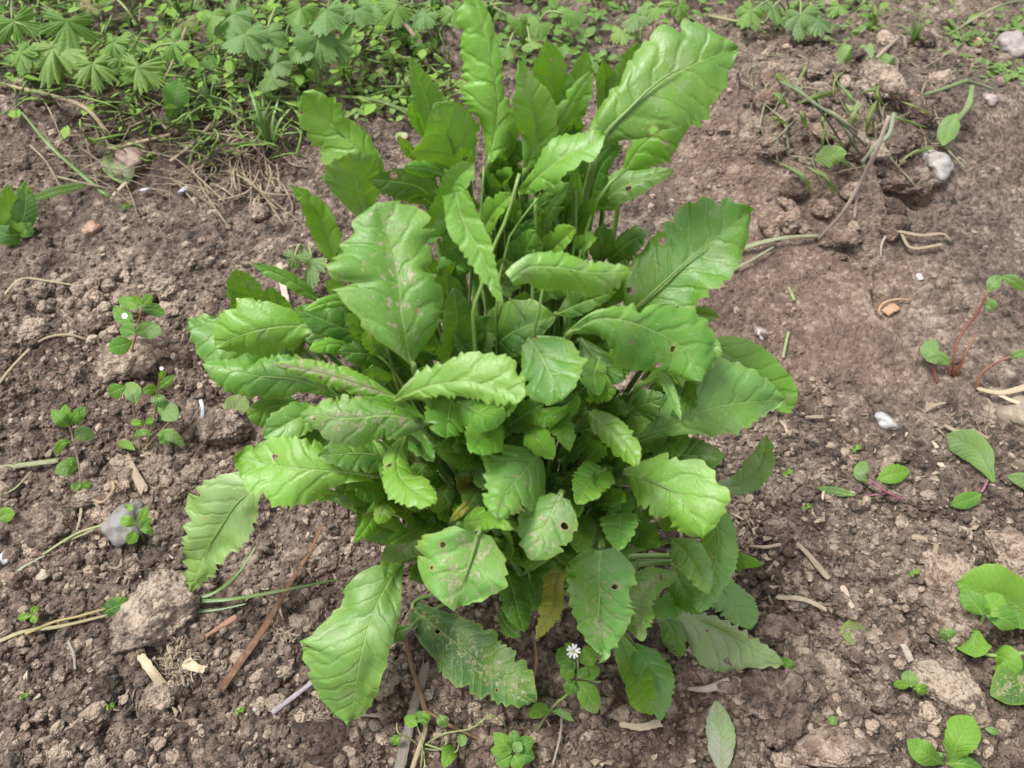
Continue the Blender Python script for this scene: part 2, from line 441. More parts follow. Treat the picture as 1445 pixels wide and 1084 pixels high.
M_PETAL = plain('white_petal', (.78, .78, .76)); M_YEL = plain('flower_centre', (.45, .45, .08))
M_SHELL = plain('pale_shell', (.44, .46, .52), .35)

# ------------------------------------------------------------------ ground sheet
def axis(lo, hi, step, far_lo, far_hi, g=1.06, mx=.25):
    a = list(np.arange(lo, hi + step * .5, step))
    s = step
    while a[-1] < far_hi: s = min(s * g, mx); a.append(a[-1] + s)
    s = step; b = [lo]
    while b[-1] > far_lo: s = min(s * g, mx); b.append(b[-1] - s)
    return np.array(b[:0:-1] + a)
xs = axis(-.52, .52, .0021, -.95, .95, 1.007, .005)
xs = np.concatenate([axis(xs[0], xs[0], .005, -6, xs[0] - .001, 1.15)[:-1], xs, axis(xs[-1], xs[-1], .005, xs[-1], 6, 1.15)[1:]])
ys = axis(-.20, .30, .0019, -.21, 1.35, 1.006, .0062)
ys = np.concatenate([axis(ys[0], ys[0], .004, -3, ys[0] - .001, 1.15)[:-1], ys, axis(ys[-1], ys[-1], .0062, ys[-1], 9, 1.12)[1:]])
xs = np.unique(np.round(xs, 6)); ys = np.unique(np.round(ys, 6))
X, Y = np.meshgrid(xs, ys)
Z = height(X.ravel(), Y.ravel())
nx, ny = len(xs), len(ys)
idx = np.arange(nx * ny).reshape(ny, nx)
Fq = np.stack([idx[:-1, :-1].ravel(), idx[:-1, 1:].ravel(), idx[1:, 1:].ravel(), idx[1:, :-1].ravel()], 1)
g = link('ground', mesh_from('ground', np.stack([X.ravel(), Y.ravel(), Z], 1), Fq, True, None, M_SOIL))
g['kind'] = 'structure'
ZG = Z.reshape(ny, nx)
def hz(x, y):
    i = min(max(int(np.searchsorted(xs, x)) - 1, 0), nx - 2); j = min(max(int(np.searchsorted(ys, y)) - 1, 0), ny - 2)
    fx = min(max((x - xs[i]) / (xs[i + 1] - xs[i]), 0), 1); fy = min(max((y - ys[j]) / (ys[j + 1] - ys[j]), 0), 1)
    return float((ZG[j, i] * (1 - fx) + ZG[j, i + 1] * fx) * (1 - fy) + (ZG[j + 1, i] * (1 - fx) + ZG[j + 1, i + 1] * fx) * fy)
def ground(px, py, up=0.0):
    z = 0.0
    for _ in range(6):
        p = at_z(px, py, z)
        z = hz(p[0], p[1]) * .6 + z * .4
    return at_z(px, py, z + up)


# ------------------------------------------------------------------ lumps: clods, stones, crumbs
def ico(sub):
    bm = bmesh.new(); bmesh.ops.create_icosphere(bm, subdivisions=sub + 1, radius=1)
    V = np.array([v.co[:] for v in bm.verts]); F = np.array([[v.index for v in f.verts] for f in bm.faces]); bm.free()
    return V, F
def lump(sub, seed, rough=1.0, flat=.75):
    V, F = ico(sub)
    p = V * 1.0
    r = 1 + .34 * vnoise3(p[:, 0] * 1.3 + 9, p[:, 1] * 1.3, p[:, 2] * 1.3, seed)
    r += rough * .22 * vnoise3(p[:, 0] * 2.7 + 5, p[:, 1] * 2.7, p[:, 2] * 2.7, seed + 1)
    r += rough * .15 * np.abs(vnoise3(p[:, 0] * 5.5, p[:, 1] * 5.5 + 8, p[:, 2] * 5.5, seed + 2))
    r += rough * .11 * vnoise3(p[:, 0] * 11, p[:, 1] * 11, p[:, 2] * 11 + 4, seed + 3)
    if sub > 3: r -= rough * .10 * np.abs(vnoise3(p[:, 0] * 7 + 2, p[:, 1] * 7, p[:, 2] * 7, seed + 6)); r += rough * .09 * vnoise3(p[:, 0] * 23, p[:, 1] * 23, p[:, 2] * 23 + 4, seed + 4)
    q = V * r[:, None]
    # knock a few flat faces off
    rs = np.random.RandomState(seed)
    for _ in range(3):
        d = rs.normal(size=3); d /= np.linalg.norm(d); lim = rs.uniform(.7, .95)
        ex = np.maximum(q @ d - lim, 0); q = q - .45 * ex[:, None] * d
    q[:, 2] *= flat
    return q, F
CL = [lump(4, 100 + i) for i in range(5)]
CM = [lump(3, 200 + i) for i in range(10)]
ST = [lump(3, 300 + i, .6, .7) for i in range(5)]
CL_ME = [mesh_from('clod_large', *a, True, None, M_CLOD) for a in CL]
CM_ME = [mesh_from('clod_small', *a, True, None, M_CLOD) for a in CM]
ST_ME = [mesh_from('stone', *a, True, None, M_STONE) for a in ST]
def put_lump(name, me, px, py, wpx, hpx, rot, label, cat, group=None, col=(1, 1, 1, .6), sink=.45, zr=.75):
    p = ground(px, py)
    d = depth(p) / FPX
    el = math.asin(min(1, (CAM[2] - p[2]) / np.linalg.norm(CAM - p)))
    rx = wpx * d / 2; ry = hpx * d / 2 / max(.4, math.sin(el) * .85 + .2)
    o = link(name, me); tag(o, label, cat, group)
    o.scale = (rx, ry, min(rx, ry) * zr / .75)
    o.rotation_euler = (0, 0, rad(rot)); o.color = col
    o.location = (p[0], p[1] , hz(p[0], p[1]) + min(rx, ry) * (.5 - sink))
    return o
DRYC = (1.16, 1.16, 1.15, .70); DARK = (.8, .8, .82, .35); MIDC = (1, 1, 1, .6)
BIG = [
 (222, 868, 114, 94, 10, 0, 'big grey dry soil clod with a whitish smear below the drooping left leaf', DRYC),
 (226, 985, 52, 48, 40, 1, 'grey crumbly clod just under the pale wood fibre heap at lower left', DRYC),
 (68, 748, 76, 54, 10, 2, 'rounded brown clod near the left edge beside the purple stemmed weed', MIDC),
 (222, 664, 48, 40, 50, 3, 'angular brown clod right of the split wood chip', MIDC),
 (236, 748, 40, 42, 70, 4, 'small round clod right of the flat grey stone', MIDC),
 (190, 512, 96, 66, 15, 1, 'broad pinkish soil lump behind the tall chickweed', DRYC),
 (275, 592, 34, 58, 0, 2, 'upright brown clod left of the white shell sliver', MIDC),
 (315, 602, 62, 44, 0, 3, 'crumbly clod under the lowest left leaf tips', MIDC),
 (134, 700, 60, 32, 10, 0, 'low flat clod at the foot of the purple stemmed weed', MIDC),
 (1172, 1054, 124, 60, -8, 0, 'long pale grey clod at the bottom edge right of the plant', DRYC),
 (1335, 970, 126, 62, -35, 1, 'long pale tilted clod right of the three leaved seedling', DRYC),
 (1345, 850, 92, 108, -20, 2, 'big pale lump of soil left of the right hand chickweed', DRYC),
 (1170, 948, 44, 52, 10, 3, 'pale knobbly clod right of the wilted leaf tip', DRYC),
 (1142, 972, 32, 44, 60, 4, 'small pale clod below the wilted leaf tip', DRYC),
 (1242, 984, 44, 36, 0, 2, 'grey brown clod left of the three leaved seedling', MIDC),
 (1092, 992, 90, 112, -20, 4, 'large rough dark clod below the pale drooping leaf', MIDC),
 (1046, 985, 34, 48, 20, 0, 'narrow pale clod right of the dry seed pod', DRYC),
 (1336, 934, 46, 28, 0, 1, 'flat grey clod left of the small round chickweed leaf', MIDC),
 (1432, 790, 60, 70, 0, 2, 'dry lump cut by the right edge of the picture', DRYC),
 (970, 950, 42, 42, 0, 3, 'grey clod right of the folded bottom leaf', MIDC),
 (386, 955, 30, 44, 0, 4, 'dark damp clod under the white fibrous tuft', DARK),
 (1262, 640, 46, 26, 0, 0, 'small crumbly clod below the white quartz chip', MIDC),
 (1255, 645, 30, 22, 0, 1, 'tiny clod beside the pale quartz chip on the bare soil', DRYC),
 (1240, 125, 66, 54, 0, 1, 'big crumbly clod on top of the weedy heap', DRYC),
 (1286, 150, 48, 44, 30, 2, 'brown clod on the right shoulder of the weedy heap', MIDC),
 (1100, 112, 46, 34, 0, 3, 'pale clod at the left end of the weedy heap', DRYC),
 (1160, 108, 44, 36, 0, 4, 'crumbly clod behind the bent grass stems', MIDC),
 (1262, 208, 48, 34, 0, 0, 'dark clod left of the white stone', MIDC),
 (1300, 258, 44, 26, 0, 2, 'low clod in front of the white stone', MIDC),
 (1182, 338, 66, 34, 0, 1, 'crumbly clod where the pink root meets the bare soil', MIDC),
 (1285, 258, 78, 26, 10, 4, 'long ledge of clods below the white stone', MIDC),
 (130, 462, 46, 26, 0, 2, 'grey clod left of the tall chickweed', MIDC),
 (50, 468, 44, 30, 0, 3, 'dry grey clod above the bent straw at left', DRYC),
 (236, 408, 34, 30, 0, 4, 'pinkish clod right above the tall chickweed', DRYC),
 (170, 388, 34, 26, 0, 0, 'pale round clod above the tall chickweed', DRYC),
 (366, 305, 30, 24, 0, 1, 'small pinkish clod right of the straw tangle', DRYC),
 (24, 1002, 40, 30, 0, 1, 'low dark clod near the lower left corner', DARK),
 (470, 1052, 110, 60, 0, 2, 'dark smooth mound of damp soil at the bottom edge', DARK),
 (150, 975, 54, 44, 0, 3, 'dark greyish stone-like clod left of the fibre heap', DARK),
 (1445, 860, 40, 60, 0, 1, 'dark clod behind the right edge chickweed', MIDC),
 (660, 975, 60, 40, 0, 3, 'grey soil clod below the spotted dark leaf', MIDC),
 (540, 960, 60, 50, 20, 2, 'grey brown clod right of the large lower left leaf', MIDC),
 (445, 790, 80, 50, 0, 4, 'low brown mound of crumbs under the left leaves', MIDC),
 (1090, 890, 50, 36, 0, 0, 'dark crumbly clod right of the lowest toothed leaf', MIDC),
]
for px, py, wd, hp, rt, k, lb, cl in BIG:
    put_lump('soil_clod', CL_ME[k], px, py, wd, hp, rt, lb, 'clod', 'soil clods lying on the bed', cl)
STONES = [(190, 226, 46, 42, 10, 0, 'pinkish angular stone beside the dead stems at upper left', (.28, .19, .155, 1)),
 (1320, 236, 42, 36, 0, 1, 'white rounded stone at the foot of the weedy heap', (.36, .355, .345, 1)),
 (1434, 586, 46, 46, 0, 2, 'beige smooth stone at the right edge', (.30,.25,.19,1)),
 (178, 744, 54, 50, 20, 3, 'flat pale grey stone with a small weed over it', (.20, .205, .21, 1)),
 (60, 813, 24, 14, 0, 4, 'small cream stone chip on the soil at left', (.45, .40, .32, 1)),
 (1074, 472, 18, 15, 0, 1, 'small whitish pebble right of the dark green leaf tip', (.42, .39, .39, 1)),
 (1250, 596, 20, 24, 40, 2, 'white quartz chip on the bare soil at right', (.42, .42, .44, 1)),
 (1297, 392, 11, 9, 0, 3, 'tiny white round pebble on the smooth crust', (.5,.5,.52,1)),
 (131, 325, 22, 15, 0, 4, 'reddish oval pebble near the left weed', (.38, .22, .15, 1)),
 (10, 788, 20, 20, 0, 0, 'blue grey stone chip at the left edge', (.36, .38, .42, 1)),
 (1395, 143, 22, 14, 0, 1, 'pale pinkish pebble right of the weedy heap', (.38,.31,.30,1)),
 (1378, 60, 16, 14, 0, 2, 'small orange pink pebble at the top right', (.50, .28, .20, 1)),
 (1425, 70, 44, 30, 0, 3, 'blurred grey white stone near the top right corner', (.32,.30,.30,1)),
 (1316, 506, 12, 10, 0, 4, 'tiny pale pebble beside the red stemmed stubs', (.5, .45, .42, 1)),
 (150, 768, 0.1, .1, 0, 4, '', None)]
for px, py, wd, hp, rt, k, lb, cl in STONES:
    if cl: put_lump('stone', ST_ME[k], px, py, wd, hp, rt, lb, 'stone', 'stones on the bed', cl, sink=.3)

rs = np.random.RandomState(4)
ZONES = [((0, 400, 260, 440), 34, 13), ((0, 650, 290, 850), 46, 16), ((0, 860, 560, 1080), 40, 16), ((560, 960, 960, 1080), 22, 17),
         ((960, 880, 1445, 1080), 48, 19), ((1060, 600, 1445, 860), 44, 15), ((1060, 60, 1330, 330), 46, 17)]
MARKS = [(222, 868, 'the big grey clod'), (68, 748, 'the rounded clod at the left edge'), (200, 600, 'the bushy chickweed'), (185, 460, 'the tall chickweed'), (105, 640, 'the purple stemmed weed'),
         (190, 665, 'the split wood chip'), (178, 744, 'the flat grey stone'), (252, 938, 'the wood fibre heap'), (60, 813, 'the cream stone chip'), (45, 870, 'the tiny three leaved seedling'),
         (60, 400, 'the thin angled straw'), (60, 485, 'the bent pale straw'), (412, 985, 'the striped straw'), (345, 930, 'the reddish grass blade'), (500, 960, 'the large lower left leaf'),
         (585, 1000, 'the grey stick'), (725, 1060, 'the bottom rosette'), (812, 950, 'the flowering chickweed'), (905, 1026, 'the tan bark chip'), (1010, 1035, 'the pale wilted leaf'),
         (1000, 972, 'the dry seed pod'), (1172, 1054, 'the long pale bottom clod'), (1335, 970, 'the long tilted clod'), (1345, 850, 'the big pale right lump'), (1287, 966, 'the three leaved seedling'),
         (1335, 1060, 'the lower right weed'), (1170, 948, 'the pale knobbly clod'), (1092, 992, 'the large rough dark clod'), (1250, 600, 'the quartz chip'), (1245, 690, 'the purple stalked seedling'),
         (1380, 650, 'the grey green leaf'), (1308, 762, 'the tan flat chip'), (1142, 784, 'the slanting brown stick'), (1130, 848, 'the tan stick'), (1390, 870, 'the right edge chickweed'), (1210, 893, 'the half green leaf scrap'),
         (1240, 125, 'the clod on top of the weedy heap'), (1100, 112, 'the left end of the weedy heap'), (1320, 236, 'the white stone'), (1236, 214, 'the pinkish root'), (1140, 150, 'the bent grass stems'),
         (1090, 340, 'the upper pale green blade'), (1300, 332, 'the forked straw'), (1335, 190, 'the drooping green blade'), (1434, 586, 'the beige stone'), (1080, 770, 'the fibrous patch')]
used_labels = {}
for (x0, y0, x1, y1), nn, sz in ZONES:
    for _ in range(nn):
        a = rs.uniform(x0, x1); c = rs.uniform(y0, y1)
        s_ = sz * rs.uniform(.65, 1.6)
        v = rs.choice([.4, .55, .75, .85])
        k = rs.uniform(.85, 1.25); asp = rs.uniform(.9, 1.5); zr_ = rs.uniform(.6, .95)
        best = None
        for q in sorted(MARKS, key=lambda m_: (m_[0] - a) ** 2 + (m_[1] - c) ** 2)[:6]:
            dx, dy = a - q[0], c - q[1]; dd = math.hypot(dx, dy)
            dr = ('right of' if dx > 0 else 'left of') if abs(dx) > 1.8 * abs(dy) else ('below' if dy > 0 else 'above') if abs(dy) > 1.8 * abs(dx) else ('below and ' if dy > 0 else 'above and ') + ('right of' if dx > 0 else 'left of')
            lb = '%s %s clod %s%s %s' % ('pale' if v > .7 else 'brown' if v > .5 else 'dark', ('tiny' if s_ < 12 else 'small' if s_ < 20 else 'fist shaped') + (' long' if asp > 1.3 else ' low' if zr_ < .7 else ''), 'just ' if dd < 35 else 'well ' if dd > 80 else '', dr, q[2])
            if len(lb.split()) > 16: continue
            if best is None: best = lb
            if lb not in used_labels: best = lb; break
        used_labels[best] = 1
        put_lump('small_clod', CM_ME[rs.randint(10)], a, c, s_ * asp, s_, rs.uniform(-25, 25), best, 'clod', 'small clods scattered over the bed', (k, k * .98, k * .96, v), sink=.25, zr=zr_)

# crumbs nobody could count
def crumbs(NC, sub, mu, sg, lo, hi, seed):
    rs = np.random.RandomState(seed)
    V1, F1 = ico(sub); nvt = len(V1); temps = []
    for i in range(8):
        q = V1 * (1 + .38 * vnoise3(V1[:, 0] * 1.9 + i, V1[:, 1] * 1.9, V1[:, 2] * 1.9, 400 + i))[:, None]; q[:, 2] *= .8; temps.append(q)
    cx = []; cy = []
    while len(cx) < NC:
        px_ = rs.uniform(-30, 1475, 3000); py_ = rs.uniform(60, 1100, 3000)
        P_ = np.array([at_z(a, b, 0)[:2] for a, b in zip(px_, py_)])
        keep = (rough_mask(P_[:, 0], P_[:, 1]) + .5 * vnoise2(P_[:, 0] * 22, P_[:, 1] * 22, 77)) > rs.uniform(.1, 1.0, len(P_))
        keep &= rs.uniform(0, 1, len(P_)) < (.25 + .75 * np.clip(py_ / 700, 0, 1))
        cx += list(P_[keep, 0]); cy += list(P_[keep, 1])
    cx = np.array(cx[:NC]); cy = np.array(cy[:NC])
    sz = np.clip(np.exp(rs.normal(mu, sg, NC)), lo, hi)
    hzv = height(cx, cy); an = rs.uniform(0, 2 * np.pi, NC)
    VV = np.zeros((NC, nvt, 3)); T = np.array(temps)[rs.randint(0, 8, NC)] * sz[:, None, None] * rs.uniform(.7, 1.3, (NC, 1, 3))
    VV[:, :, 0] = T[:, :, 0] * np.cos(an)[:, None] - T[:, :, 1] * np.sin(an)[:, None] + cx[:, None]
    VV[:, :, 1] = T[:, :, 0] * np.sin(an)[:, None] + T[:, :, 1] * np.cos(an)[:, None] + cy[:, None]
    VV[:, :, 2] = T[:, :, 2] + hzv[:, None] + sz[:, None] * .3
    return VV.reshape(-1, 3), (F1[None] + (np.arange(NC) * nvt)[:, None, None]).reshape(-1, 3)
VA, FA = crumbs(6500, 1, -5.95, .38, .0015, .0065, 5)
VB, FB = crumbs(17000, 0, -6.75, .4, .0006, .0022, 6)
VV = np.vstack([VA, VB]); FF = np.vstack([FA, FB + len(VA)])
VC_, FC_ = crumbs(3800, 1, -6.25, .42, .0009, .0048, 8)
cr2 = link('dry_crumbs', mesh_from('dry_crumbs', VC_, FC_, False, None, M_CLOD)); cr2['kind'] = 'stuff'; cr2.color = (1.12, 1.1, 1.07, .80)
cr2['label'] = 'paler dry crumbs of soil strewn over the bed'
cr = link('soil_crumbs', mesh_from('soil_crumbs', VV, FF, False, None, M_SOIL)); cr['kind'] = 'stuff'
cr['label'] = 'loose crumbs of soil strewn over the bed'

# ------------------------------------------------------------------ splines, tubes, blades
def spline(P, n):
    P = np.asarray(P, float)
    if len(P) == 2: P = np.array([P[0], (P[0] + P[1]) / 2, P[1]])
    Q = np.vstack([2 * P[0] - P[1], P, 2 * P[-1] - P[-2]])
    seg = len(P) - 1; fine = 24
    out = []
    for i in range(seg):
        t = np.linspace(0, 1, fine, endpoint=False)[:, None]
        a, b, c, d = Q[i:i + 4]
        out.append(.5 * ((2 * b) + (-a + c) * t + (2 * a - 5 * b + 4 * c - d) * t ** 2 + (-a + 3 * b - 3 * c + d) * t ** 3))
    out = np.vstack(out + [P[-1][None]])
    L = np.concatenate([[0], np.cumsum(np.linalg.norm(np.diff(out, axis=0), axis=1))])
    s = np.linspace(0, L[-1], n)
    return np.stack([np.interp(s, L, out[:, k]) for k in range(P.shape[1])], 1), L[-1]
def tube_arrays(C, R, k=7, flat=1.0, wob=0):
    C = np.asarray(C, float); n = len(C); R = np.broadcast_to(R, (n,))
    T = np.gradient(C, axis=0); T /= np.linalg.norm(T, axis=1)[:, None] + 1e-12
    ref = np.array([0, 0, 1.0]) if abs(T[n // 2][2]) < .85 else np.array([0, 1.0, 0])
    A = np.cross(T, ref); A /= np.linalg.norm(A, axis=1)[:, None] + 1e-12
    B = np.cross(A, T)
    th = np.linspace(0, 2 * np.pi, k, endpoint=False)
    rr = R[:, None] * np.ones(k)[None]
    V = C[:, None, :] + rr[..., None] * (A[:, None, :] * np.cos(th)[None, :, None] + flat * B[:, None, :] * np.sin(th)[None, :, None])
    F = []
    for i in range(n - 1):
        for j in range(k):
            F.append((i * k + j, (i + 1) * k + j, (i + 1) * k + (j + 1) % k, i * k + (j + 1) % k))
    F.append(tuple(range(k))); F.append(tuple((n - 1) * k + j for j in reversed(range(k))))
    L = np.concatenate([[0], np.cumsum(np.linalg.norm(np.diff(C, axis=0), axis=1))]) * 100
    uv = np.stack([np.repeat(L, k), np.tile(th / 6.283 * 2, n)], 1)
    return V.reshape(-1, 3), F, uv
def tube(name, pts, r0, r1, mat, col, parent=None, n=16, k=7, flat=1.0):
    C, _ = spline(pts, n)
    V, F, uv = tube_arrays(rel(parent, C), np.linspace(r0, r1, n), k, flat)
    me = mesh_from(name, V, F, True, {'cm': uv}, mat)
    return link(name, me, parent, (*col[:3], 1))

def interp_w(wv, t):
    wv = np.asarray(wv, float); n = len(wv)
    xs_ = np.linspace(0, 1, n)
    i = np.clip((t * (n - 1)).astype(int), 0, n - 2); f = t * (n - 1) - i
    W = np.concatenate([[2 * wv[0] - wv[1]], wv, [2 * wv[-1] - wv[-2]]])
    a, b, c, d = W[i], W[i + 1], W[i + 2], W[i + 3]
    return np.maximum(.5 * ((2 * b) + (-a + c) * f + (2 * a - 5 * b + 4 * c - d) * f ** 2 + (-a + 3 * b - 3 * c + d) * f ** 3), 2e-5)

def blade(name, pts, wl, wr, parent, col, dmg=.1, teeth=1.35, tooth=.0030, fold=.12, curl=-.12, ripple=.10, roll=0,
          seed=0, face=None, mat=None, quilt=.00026, nu=None, nv=20, tuck=0.0):
    """a leaf blade along the midrib pts (m); wl, wr = half widths (m) left and right of it"""
    r = np.random.RandomState(seed)
    _, L = spline(pts, 4)
    wmx = float(max(np.max(wl), np.max(wr)))
    if mat is None: teeth = teeth * float(np.clip(.024 / wmx, .95, 1.75)); tooth = tooth * float(np.clip(wmx / .020, .42, 1.0))
    nt_ = max(3, L * 100 * teeth)
    if nu is None: nu = int(np.clip(nt_ * 5.5, 26, 130))
    M, L = spline(pts, nu)
    t = np.linspace(0, 1, nu)
    T = np.gradient(M, axis=0); T /= np.linalg.norm(T, axis=1)[:, None]
    Fc = (CAM - M) if face is None else np.broadcast_to(np.asarray(face, float), M.shape)
    Fc = Fc / np.linalg.norm(Fc, axis=1)[:, None]
    if mat is None: Fc = Fc + np.array([0, 0, r.uniform(-.05, .75)])
    N = Fc - (Fc * T).sum(1)[:, None] * T; N /= np.linalg.norm(N, axis=1)[:, None]
    Sd = np.cross(N, T)
    a = rad(roll) + rad(r.uniform(-12, 12)) * np.sin(t * 3 + r.uniform(0, 6))
    ca, sa = np.cos(a)[:, None], np.sin(a)[:, None]
    N, Sd = N * ca + Sd * sa, Sd * ca - N * sa
    j = np.linspace(-1, 1, nv + 1)
    v = np.sign(j) * np.abs(j) ** .9
    endr = np.where(t > .90, np.sqrt(np.clip(1 - ((t - .90) / .10) ** 2, 0, 1)), 1)
    V = np.zeros((nu, nv + 1, 3)); CMu = np.zeros((nu, nv + 1, 2)); TV = np.zeros((nu, nv + 1, 2))
    ph = r.uniform(0, 10, 6)
    side_w = []
    for sgn, wv in ((1, wl), (-1, wr)):
        W = interp_w(wv, t)
        W = W * (1 + .085 * np.interp(t * 7, np.arange(9), r.uniform(-1, 1, 9)) + (.06 * np.interp(t * 16, np.arange(18), r.uniform(-1, 1, 18)) if mat is None else 0)) * endr
        if mat is None:
            for _ in range(r.poisson(.9 + 2.2 * dmg)):        # chewed bites in the margin
                tc_ = r.uniform(.3, .97); W = W * (1 - r.uniform(.08, .30) * np.exp(-((t - tc_) / r.uniform(.008, .03)) ** 2))
        warp = t * nt_ + .75 * np.interp(t * nt_, np.arange(int(nt_) + 3), r.uniform(-1, 1, int(nt_) + 3))
        fr_ = warp - np.floor(warp)
        saw = np.where(fr_ < .76, (fr_ / .76) ** 1.15, (1 - fr_) / .24)
        amp = np.interp(warp, np.arange(int(nt_) + 4), r.uniform(.25, 1.5, int(nt_) + 4)) * tooth
        env = sstep(.10, .38, t)
        amp = amp * (1 + .5 * np.interp(t * 5, np.arange(7), r.uniform(-.6, 1, 7)))
        tt = (saw - .45) * amp * env * np.minimum(1, W / .006)
        side_w.append((W, tt, sgn))
    for c in range(nv + 1):
        s = v[c]; W, tt, sgn = side_w[0] if s >= 0 else side_w[1]
        as_ = abs(s)
        off = as_ * W + tt * as_ ** 5
        K = 1.0
        q = fold * as_ * W + curl * as_ ** 2 * W * 1.2
        wmean = max(.002, float(np.mean(W)))
        q = q + ripple * W * as_ ** 2 * (np.sin(t * L * 100 * 1.5 + ph[0 if s > 0 else 1]) + .6 * np.sin(t * L * 100 * 3.1 + ph[2 if s > 0 else 3]))
        vn = t * L * 100 * .9 - (as_ * W * 100) ** .82 * .86 + (.23 if s > 0 else -.23)
        q = q + quilt * np.abs(np.sin(np.pi * vn)) * sstep(0, .25, as_) * (1 - sstep(.8, 1, as_)) * np.minimum(1, wmean / .012)
        q = q - (quilt * .9) * np.exp(-(as_ * W / .0016) ** 2)
        q = q + .045 * wmean * vnoise2(t * L * 60 + ph[4], np.full(nu, s * 2.0 + ph[5]), seed % 97)
        if mat is None:
            big = min(1.0, wmx / .02)
            q = q + .0052 * big * vnoise2(t * L * 34 + ph[0], np.full(nu, s * wmx * 30 + ph[1]), seed % 89 + 200) + .0016 * big * as_ * vnoise2(t * L * 95 + ph[2], np.full(nu, s * wmx * 70 + ph[3]), seed % 83 + 300)
        lat = off * (1 - .10 * fold ** 2)
        if tuck: q = q - tuck * W * sstep(.6, 1, as_) ; lat = lat * (1 - .25 * abs(tuck) * as_ ** 4)
        V[:, c] = M + Sd * (sgn * lat)[:, None] + N * q[:, None]
        CMu[:, c, 0] = t * L * 100; CMu[:, c, 1] = sgn * off * 100 if as_ > 0 else 0
        TV[:, c, 0] = t; TV[:, c, 1] = s
    idx_ = np.arange(nu * (nv + 1)).reshape(nu, nv + 1)
    F = np.stack([idx_[:-1, :-1].ravel(), idx_[1:, :-1].ravel(), idx_[1:, 1:].ravel(), idx_[:-1, 1:].ravel()], 1)
    # face order so that the front (normal) points along N
    me = mesh_from(name, rel(parent, V.reshape(-1, 3)), F[:, ::-1] if False else F, True, {'cm': CMu.reshape(-1, 2), 'tv': TV.reshape(-1, 2)}, mat or M_LEAF)
    o = link(name, me, parent, (*col[:3], dmg))
    return o, M, N, T

# ------------------------------------------------------------------ the plant
plant = root('leafy_mustard_plant', (0, 0, 0), 'large bushy green leafy plant with toothed glossy leaves filling the middle of the bed', 'plant')
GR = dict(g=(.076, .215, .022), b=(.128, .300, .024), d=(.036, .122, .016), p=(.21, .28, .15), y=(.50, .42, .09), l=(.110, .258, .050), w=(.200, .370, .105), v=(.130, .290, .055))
ROWS = [-60, 100, 300, 450, 600, 750, 900, 1030]; YS = [11, 8, 4.5, 1, -2, -4.5, -7, -9.5]
def dome(px, py, dy=0.0):
    y = (np.interp(py, ROWS, YS) + 4.0 * ((px - 700) / 430.0) ** 2 + dy) / 100
    p = at_y(px, py, y)
    return p if p[2] > hz(p[0], p[1]) + .017 else ground(px, py, .017)
SC_ = (.15, .27, .055)
LN = 0
WK = 1.12
def L(mid, wl, wr, c='g', d=0, back=None, dmg=.12, stalk=True, crown=None, **k):
    """mid: picture path of the midrib; d: cm in front of the dome; back: cm the base sits deeper than the tip"""
    global LN
    LN += 1
    n = len(mid)
    if back is None: back = 2.2 + max(0, (mid[-1][1] - 640) / 400) * 3.4
    rr = np.random.RandomState(LN * 7 + 1)
    pts = []
    for i, (a, b_) in enumerate(mid):
        f = i / (n - 1)
        pts.append(dome(a, b_, -d + back * (1 - f)))
    sc = [depth(p) / FPX for p in pts]
    s6 = np.interp(np.linspace(0, 1, len(wl)), np.linspace(0, 1, n), sc)
    wr = wr if hasattr(wr, '__len__') else [x * wr for x in wl]
    s7 = np.interp(np.linspace(0, 1, len(wr)), np.linspace(0, 1, n), sc)
    col = np.array(GR[c]) * rr.uniform(.9, 1.1, 3) * rr.uniform(.92, 1.1)
    kw = dict(fold=rr.uniform(.0, .42), curl=rr.uniform(-.55, .05), ripple=rr.uniform(.05, .12), roll=rr.uniform(-18, 18), seed=LN)
    kw.update(k)
    o, M, N, T = blade('leaf', pts, np.array(wl) * s6 * WK, np.array(wr) * s7 * WK, plant, col, dmg, **kw)
    if stalk:
        B = M[0]; 
        if crown is None:
            C = np.array([B[0] * .18 + rr.uniform(-.012, .012), .01 + B[1] * .18 + rr.uniform(-.012, .012), max(.004, B[2] * .42 - .05)])
        else: C = np.array(crown)
        D = np.linalg.norm(B - C)
        aw = -N[0] * .6 + np.array([0, .5, -.45]); aw /= np.linalg.norm(aw)
        h1 = C + np.array([(B - C)[0] * .3, (B - C)[1] * .3, D * .22]); h2 = B - T[0] * min(D * .16, .012) + aw * min(.03, D * .28)
        if h2[2] < .006: h2[2] = .006
        tt = np.linspace(0, 1, 16)[:, None]
        bz = (1 - tt) ** 3 * C + 3 * (1 - tt) ** 2 * tt * h1 + 3 * (1 - tt) * tt ** 2 * h2 + tt ** 3 * B
        m2 = M[1:int(len(M) * .72)][::4]; n2 = N[1:int(len(M) * .72)][::4]
        r0 = .0021 * (.8 + .3 * rr.rand())
        rm = np.linspace(r0 * .60, .0003, len(m2))
        Cc = np.vstack([bz, m2 - n2 * (rm * 1.0 + .0013)[:, None]])
        R = np.concatenate([np.linspace(r0 * 1.15, r0 * .75, 16), rm])
        V, F, uv = tube_arrays(Cc, R, 7)
        sc_ = np.array(SC_) * rr.uniform(.75, 1.1)
        if c == 'd': sc_ = sc_ * .8
        link('leaf_stalk', mesh_from('leaf_stalk', V, F, True, {'cm': uv}, M_STEM), o, (*sc_, 1))
    return o

def W6(m, base=.12, tip=.15, kind='o'):
    """half-width profiles for the plainer leaves"""
    p = {'o': [base, .72, 1, .98, .72, tip], 's': [base, .42, .78, 1, .92, tip], 'n': [base, .7, 1, .9, .6, .1], 'r': [.3, .9, 1.05, 1, .8, .25]}[kind]
    return [m * q for q in p]

